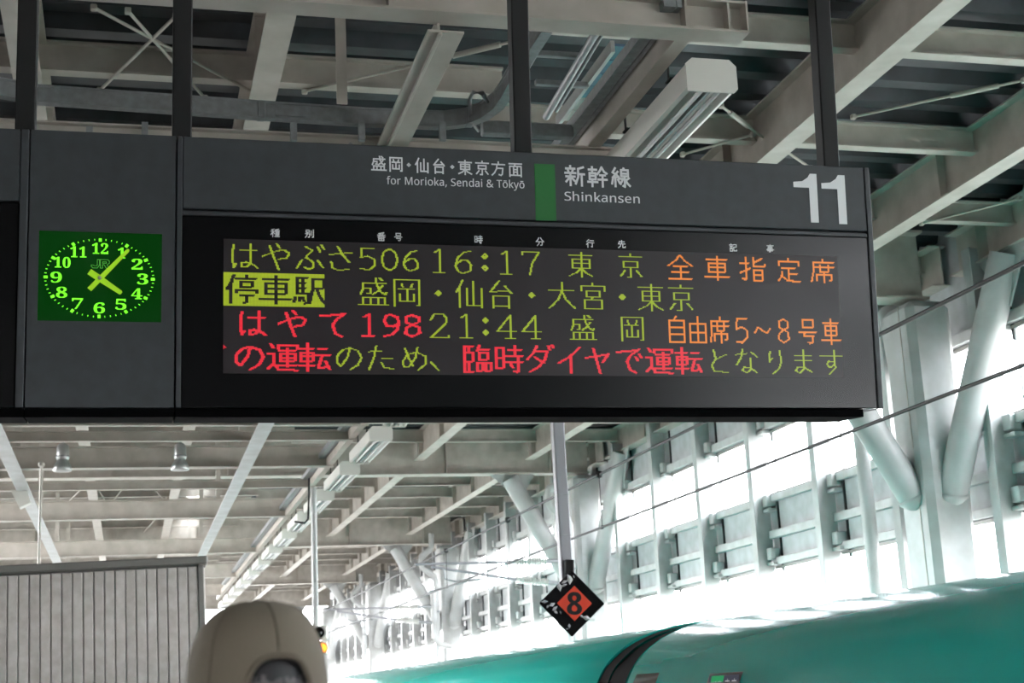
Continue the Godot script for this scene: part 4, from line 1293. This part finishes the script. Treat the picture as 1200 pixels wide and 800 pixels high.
# ------------------------------------------------------------------ the person in the cap
# smooth union of tapered capsules, meshed as surface nets; bones = [[a, ra, b, rb], ...]
func flesh(bones: Array, cell: float, blend: float) -> ArrayMesh:
	var lo := Vector3.INF
	var hi := -Vector3.INF
	for b in bones:
		for e in [[b[0], b[1]], [b[2], b[3]]]:
			lo = lo.min(e[0] - Vector3.ONE * e[1])
			hi = hi.max(e[0] + Vector3.ONE * e[1])
	lo -= Vector3.ONE * cell * 3.0
	var n := Vector3i(((hi - lo) / cell).ceil()) + Vector3i(4, 4, 4)
	var f := PackedFloat32Array()
	f.resize(n.x * n.y * n.z)
	f.fill(1.0)
	for b in bones:
		var pa: Vector3 = b[0]
		var ra: float = b[1]
		var pb: Vector3 = b[2]
		var rb: float = b[3]
		var reach := maxf(ra, rb) + blend + cell * 2.0
		var i0 := Vector3i(((pa.min(pb) - Vector3.ONE * reach - lo) / cell).floor()).clamp(Vector3i.ZERO, n - Vector3i.ONE)
		var i1 := Vector3i(((pa.max(pb) + Vector3.ONE * reach - lo) / cell).ceil()).clamp(Vector3i.ZERO, n - Vector3i.ONE)
		var ab := pb - pa
		var l2 := maxf(ab.length_squared(), 0.0000001)
		for x in range(i0.x, i1.x + 1):
			for y in range(i0.y, i1.y + 1):
				for z in range(i0.z, i1.z + 1):
					var p := lo + Vector3(x, y, z) * cell
					var t := clampf((p - pa).dot(ab) / l2, 0.0, 1.0)
					var d := p.distance_to(pa + ab * t) - lerpf(ra, rb, t)
					var at := (x * n.y + y) * n.z + z
					var o := f[at]
					var h := maxf(blend - absf(o - d), 0.0) / blend
					f[at] = minf(o, d) - h * h * blend * 0.25
	var id := {}
	var verts := PackedVector3Array()
	var sx := n.y * n.z
	var sy := n.z
	var offs := [0, 1, sy, sy + 1, sx, sx + 1, sx + sy, sx + sy + 1]
	var corner := [Vector3(0, 0, 0), Vector3(0, 0, 1), Vector3(0, 1, 0), Vector3(0, 1, 1), Vector3(1, 0, 0), Vector3(1, 0, 1), Vector3(1, 1, 0), Vector3(1, 1, 1)]
	var edges := [[0, 1], [2, 3], [4, 5], [6, 7], [0, 2], [1, 3], [4, 6], [5, 7], [0, 4], [1, 5], [2, 6], [3, 7]]
	for x in n.x - 1:
		for y in n.y - 1:
			for z in n.z - 1:
				var at := x * sx + y * sy + z
				var inside := 0
				for k in 8:
					if f[at + offs[k]] < 0.0:
						inside += 1
				if inside == 0 or inside == 8:
					continue
				var sum := Vector3.ZERO
				var count := 0
				for e in edges:
					var u := f[at + offs[e[0]]]
					var v := f[at + offs[e[1]]]
					if (u < 0.0) != (v < 0.0):
						sum += (corner[e[0]] as Vector3).lerp(corner[e[1]], u / (u - v))
						count += 1
				id[at] = verts.size()
				verts.append(lo + (Vector3(x, y, z) + sum / count) * cell)
	var st := begin(true)
	for at in id:
		for axis in 3:
			var s1: int = [sx, sy, 1][axis]
			var s2: int = [sy, 1, sx][axis]
			var s3: int = [1, sx, sy][axis]
			var u := f[at]
			var v := f[at + s1]
			if (u < 0.0) == (v < 0.0) or not (id.has(at - s2) and id.has(at - s3) and id.has(at - s2 - s3)):
				continue
			var out := Vector3.ZERO
			out[axis] = 1.0 if u < 0.0 else -1.0
			quad(st, verts[id[at]], verts[id[at - s2]], verts[id[at - s2 - s3]], verts[id[at - s3]], out)
	return done(st)

func mirror(bones: Array) -> Array:
	var out := bones.duplicate()
	for b in bones:
		out.append([b[0] * Vector3(-1, 1, 1), b[1], b[2] * Vector3(-1, 1, 1), b[3]])
	return out

func make_person() -> void:
	var z := -2.2
	var c := on_z(299.5, 705, z)
	var o := thing("person", "person in a beige cap with an arched back opening, seen from behind", "person", Vector3(c.x, FLOOR_Y, z))
	o.rotation_degrees.y = 11.0
	var crown := c.y - FLOOR_Y            # top of the cap above the floor
	var k := crown - 1.795
	var V := func(x: float, y: float, zz: float) -> Vector3: return Vector3(x, y + k, zz)
	var head := [
		[V.call(0, 1.685, -0.025), 0.076, V.call(0, 1.685, 0.025), 0.078], [V.call(0, 1.60, -0.045), 0.066, V.call(0, 1.66, -0.02), 0.075], [V.call(-0.02, 1.555, -0.07), 0.028, V.call(0.02, 1.555, -0.07), 0.028],
		[V.call(0, 1.63, -0.108), 0.011, V.call(0, 1.60, -0.125), 0.015], [V.call(-0.018, 1.572, -0.10), 0.010, V.call(0.018, 1.572, -0.10), 0.010],
		[V.call(0, 1.43, 0.015), 0.062, V.call(0, 1.58, 0.0), 0.056],
	]
	head += mirror([[V.call(0.082, 1.645, 0.0), 0.012, V.call(0.088, 1.595, -0.008), 0.010], [V.call(0.03, 1.638, -0.085), 0.016, V.call(0.034, 1.638, -0.086), 0.015]])
	var trunk := [
		[V.call(-0.11, 1.36, 0.01), 0.085, V.call(0.11, 1.36, 0.01), 0.085], [V.call(-0.07, 1.22, 0), 0.115, V.call(0.07, 1.22, 0), 0.115], [V.call(-0.06, 1.05, 0), 0.105, V.call(0.06, 1.05, 0), 0.105], [V.call(-0.07, 0.92, 0.01), 0.11, V.call(0.07, 0.92, 0.01), 0.11],
		[V.call(0, 1.40, 0.01), 0.09, V.call(0, 1.0, 0), 0.12],
	]
	var arm := [[V.call(0.18, 1.375, 0.01), 0.062, V.call(0.225, 1.09, 0.02), 0.047], [V.call(0.225, 1.09, 0.02), 0.046, V.call(0.235, 0.85, -0.05), 0.031]]
	var leg := [[V.call(0.09, 0.88, 0.01), 0.095, V.call(0.10, 0.48, 0.0), 0.062], [V.call(0.10, 0.48, 0.0), 0.06, V.call(0.105, 0.09 - k, 0.025), 0.04]]
	var foot := [[Vector3(0.105, 0.045, 0.05), 0.044, Vector3(0.115, 0.04, -0.15), 0.038]]
	var hand := [[V.call(0.235, 0.845, -0.05), 0.03, V.call(0.236, 0.78, -0.065), 0.034]]
	var fingers := []
	for i in 4:
		var fz := -0.095 + i * 0.019
		var l: float = [0.066, 0.078, 0.073, 0.058][i]
		var root: Vector3 = V.call(0.238, 0.765, fz)
		var m := root + Vector3(-0.003, -l * 0.55, -0.004)
		fingers.append([root, 0.0095, m, 0.009])
		fingers.append([m, 0.009, m + Vector3(-0.016, -l * 0.45, -0.003), 0.0078])
	fingers.append([V.call(0.228, 0.82, -0.085), 0.013, V.call(0.215, 0.775, -0.108), 0.0105])
	fingers.append([V.call(0.215, 0.775, -0.108), 0.0105, V.call(0.207, 0.742, -0.108), 0.009])
	var body := flesh(head + trunk + mirror(arm) + mirror(leg) + mirror(foot) + mirror(hand), 0.014, 0.03)
	part(o, "body", body, M.skin)
	var right := flesh(hand + fingers, 0.0045, 0.006)
	part(o, "hand", right, M.skin)
	var other := []
	for b in hand + fingers:
		other.append([b[0] * Vector3(-1, 1, 1), b[1], b[2] * Vector3(-1, 1, 1), b[3]])
	part(o, "hand", flesh(other, 0.0045, 0.006), M.skin)
	var grown := []
	for b in trunk + mirror(arm) + [[V.call(0, 1.43, 0.015), 0.062, V.call(0, 1.47, 0.01), 0.066]]:
		grown.append([b[0], b[1] + 0.016, b[2], b[3] + 0.016])
	part(o, "jacket", flesh(grown, 0.016, 0.04), M.jacket)
	grown = []
	for b in mirror(leg) + [[V.call(-0.07, 0.92, 0.01), 0.108, V.call(0.07, 0.92, 0.01), 0.108]]:
		grown.append([b[0], b[1] + 0.014, b[2], b[3] + 0.016])
	part(o, "trousers", flesh(grown, 0.016, 0.03), M.trousers)
	grown = []
	for b in mirror(foot):
		grown.append([b[0] + Vector3(0, 0.012, 0), b[1] + 0.012, b[2] + Vector3(0, 0.012, 0), b[3] + 0.012])
	part(o, "shoes", flesh(grown, 0.012, 0.01), M.cable)
	var hair := [[V.call(0, 1.69, -0.01), 0.080, V.call(0, 1.69, 0.028), 0.080], [V.call(0, 1.61, 0.035), 0.066, V.call(0, 1.67, 0.028), 0.082], [V.call(-0.05, 1.60, 0.03), 0.042, V.call(0.05, 1.60, 0.03), 0.042]]
	part(o, "hair", flesh(hair, 0.007, 0.02), M.hair)
	# locks that show in the opening of the cap
	var rng := RandomNumberGenerator.new()
	rng.seed = 11
	var st := begin(true)
	for i in 70:
		var a := rng.randf_range(-0.55, 0.55)
		var y0 := rng.randf_range(1.69, 1.735)
		var pts := []
		for q in 5:
			var y := y0 - q * 0.028
			var rr := 0.1145 + rng.randf_range(-0.002, 0.003) - maxf(0.0, y - 1.68) * 0.42 - maxf(0.0, 1.64 - y) * 0.12
			var sway := a + q * rng.randf_range(-0.012, 0.012)
			pts.append(V.call(sin(sway) * rr * 0.8, y, cos(sway) * rr))
		for q in 4:
			var side := Vector3(cos(a), 0, -sin(a)) * 0.0028
			quad(st, pts[q] - side, pts[q] + side, pts[q + 1] + side, pts[q + 1] - side, Vector3(sin(a), 0, cos(a)))
	part(o, "hair_strands", done(st), M.hair_grey)
	# cap
	var rim: float = 1.635 + k
	var h: float = crown - rim
	var rings := 34
	var around := 160
	var shell := func(t: float, a: float, out: float) -> Vector3:
		var r := pow(maxf(1.0 - pow(t, 3.1), 0.0), 1.0 / 2.7)
		var ridge := 1.0 + 0.010 * absf(sin(a * 3.0)) * (1.0 - t) + 0.012 * sin(a * 5.0 + t * 9.0) * t * (1.0 - t) * 2.0 + 0.008 * sin(a * 11.0 - t * 17.0) * t * (1.0 - t)
		return Vector3(sin(a) * (0.0985 + out) * r * ridge, rim + t * h + out * t, cos(a) * (0.122 + out) * r * ridge + 0.004)
	var open := func(t: float, a: float) -> bool:
		var w := wrapf(a, -PI, PI) / 0.50
		return absf(w) < 1.0 and t * h < 0.018 + 0.060 * pow(1.0 - absf(w * w * w), 0.5) and t * h > 0.016
	st = begin(true)
	for i in rings:
		var t0 := 1.0 - pow(1.0 - float(i) / rings, 1.4)
		var t1 := 1.0 - pow(1.0 - float(i + 1) / rings, 1.4)
		for j in around:
			var a0 := TAU * j / around
			var a1 := TAU * (j + 1) / around
			if open.call((t0 + t1) / 2.0, (a0 + a1) / 2.0):
				continue
			for skin_ in [0.0, -0.0025]:
				var p: Array = [shell.call(t0, a0, skin_), shell.call(t0, a1, skin_), shell.call(t1, a1, skin_), shell.call(t1, a0, skin_)]
				var mid: Vector3 = (p[0] + p[2]) / 2.0 - Vector3(0, rim + 0.05, 0)
				quad(st, p[0], p[1], p[2], p[3], mid)
	var cap := part(o, "cap", done(st), M.cap)
	for s in 6:
		var a := PI / 6.0 + s * PI / 3.0 + PI / 6.0
		var pts := []
		for q in 18:
			var t := lerpf(0.52 if s == 5 else 0.02, 0.995, q / 17.0)
			if not open.call(t, a):
				pts.append(shell.call(t, a, 0.0004))
		part(cap, "seam", tube(pts, 0.0016, 5), M.cap_seam)
	var edge := []
	for q in 25:
		var w := lerpf(-1.0, 1.0, q / 24.0)
		edge.append(shell.call((0.018 + 0.060 * pow(1.0 - absf(w * w * w), 0.5)) / h, w * 0.50, 0.0))
	part(cap, "opening_binding", tube(edge, 0.004, 8), M.cap_seam)
	part(cap, "button", lathe([Vector2(0, 0.006), Vector2(0.006, 0.004), Vector2(0.008, 0.0)], 12), M.cap_seam, Vector3(0, crown - 0.002, 0.004))
	st = begin(true)
	for j in 24:
		var a0 := lerpf(PI - 1.15, PI + 1.15, j / 24.0)
		var a1 := lerpf(PI - 1.15, PI + 1.15, (j + 1) / 24.0)
		for q in 4:
			for up in [0.0, 0.003]:
				var v := []
				for e in [[a0, q], [a1, q], [a1, q + 1], [a0, q + 1]]:
					var away: float = e[1] / 4.0 * 0.072 * cos((e[0] - PI) * 1.36)
					var p: Vector3 = shell.call(0.0, e[0], away)
					p.y += 0.008 - e[1] * 0.004 - 2.2 * p.x * p.x + up
					v.append(p)
				quad(st, v[0], v[1], v[2], v[3], Vector3.UP if up > 0.0 else Vector3.DOWN)
	part(cap, "visor", done(st), M.cap)

# ------------------------------------------------------------------
func _ready() -> void:
	# camera
	var cam := Camera3D.new()
	cam.name = "camera"
	cam.fov = rad_to_deg(2.0 * atan(400.0 / FOCAL))
	cam.near = 0.1
	cam.far = 600.0
	cam.transform = Transform3D(Basis(CAM_X, CAM_Y, CAM_Z).orthonormalized(), Vector3.ZERO)
	var lens := CameraAttributesPhysical.new()
	lens.frustum_focal_length = 51.9
	lens.frustum_focus_distance = 7.3
	lens.exposure_aperture = 5.6
	cam.attributes = lens
	add_child(cam)
	# overcast white sky; no direct sun reaches the hall
	var we := WorldEnvironment.new()
	we.name = "environment"
	var env := Environment.new()
	env.background_mode = Environment.BG_SKY
	var sky := Sky.new()
	var air := ProceduralSkyMaterial.new()
	air.sky_top_color = Color(0.92, 0.95, 0.985)
	air.sky_horizon_color = Color(0.99, 0.99, 0.995)
	air.ground_bottom_color = Color(0.55, 0.55, 0.54)
	air.ground_horizon_color = Color(0.93, 0.94, 0.95)
	air.sky_energy_multiplier = SKY
	air.ground_energy_multiplier = SKY
	sky.sky_material = air
	env.sky = sky
	env.tonemap_mode = Environment.TONE_MAPPER_LINEAR
	env.tonemap_exposure = EXPOSURE
	env.sdfgi_enabled = true
	env.ssao_enabled = true
	env.ssil_enabled = true
	we.environment = env
	add_child(we)

	make_materials()
	make_ground()
	make_roof()
	make_walls()
	make_low_frame()
	make_board()
	make_train()
	make_overhead()
	make_hanging_things()
	make_person()
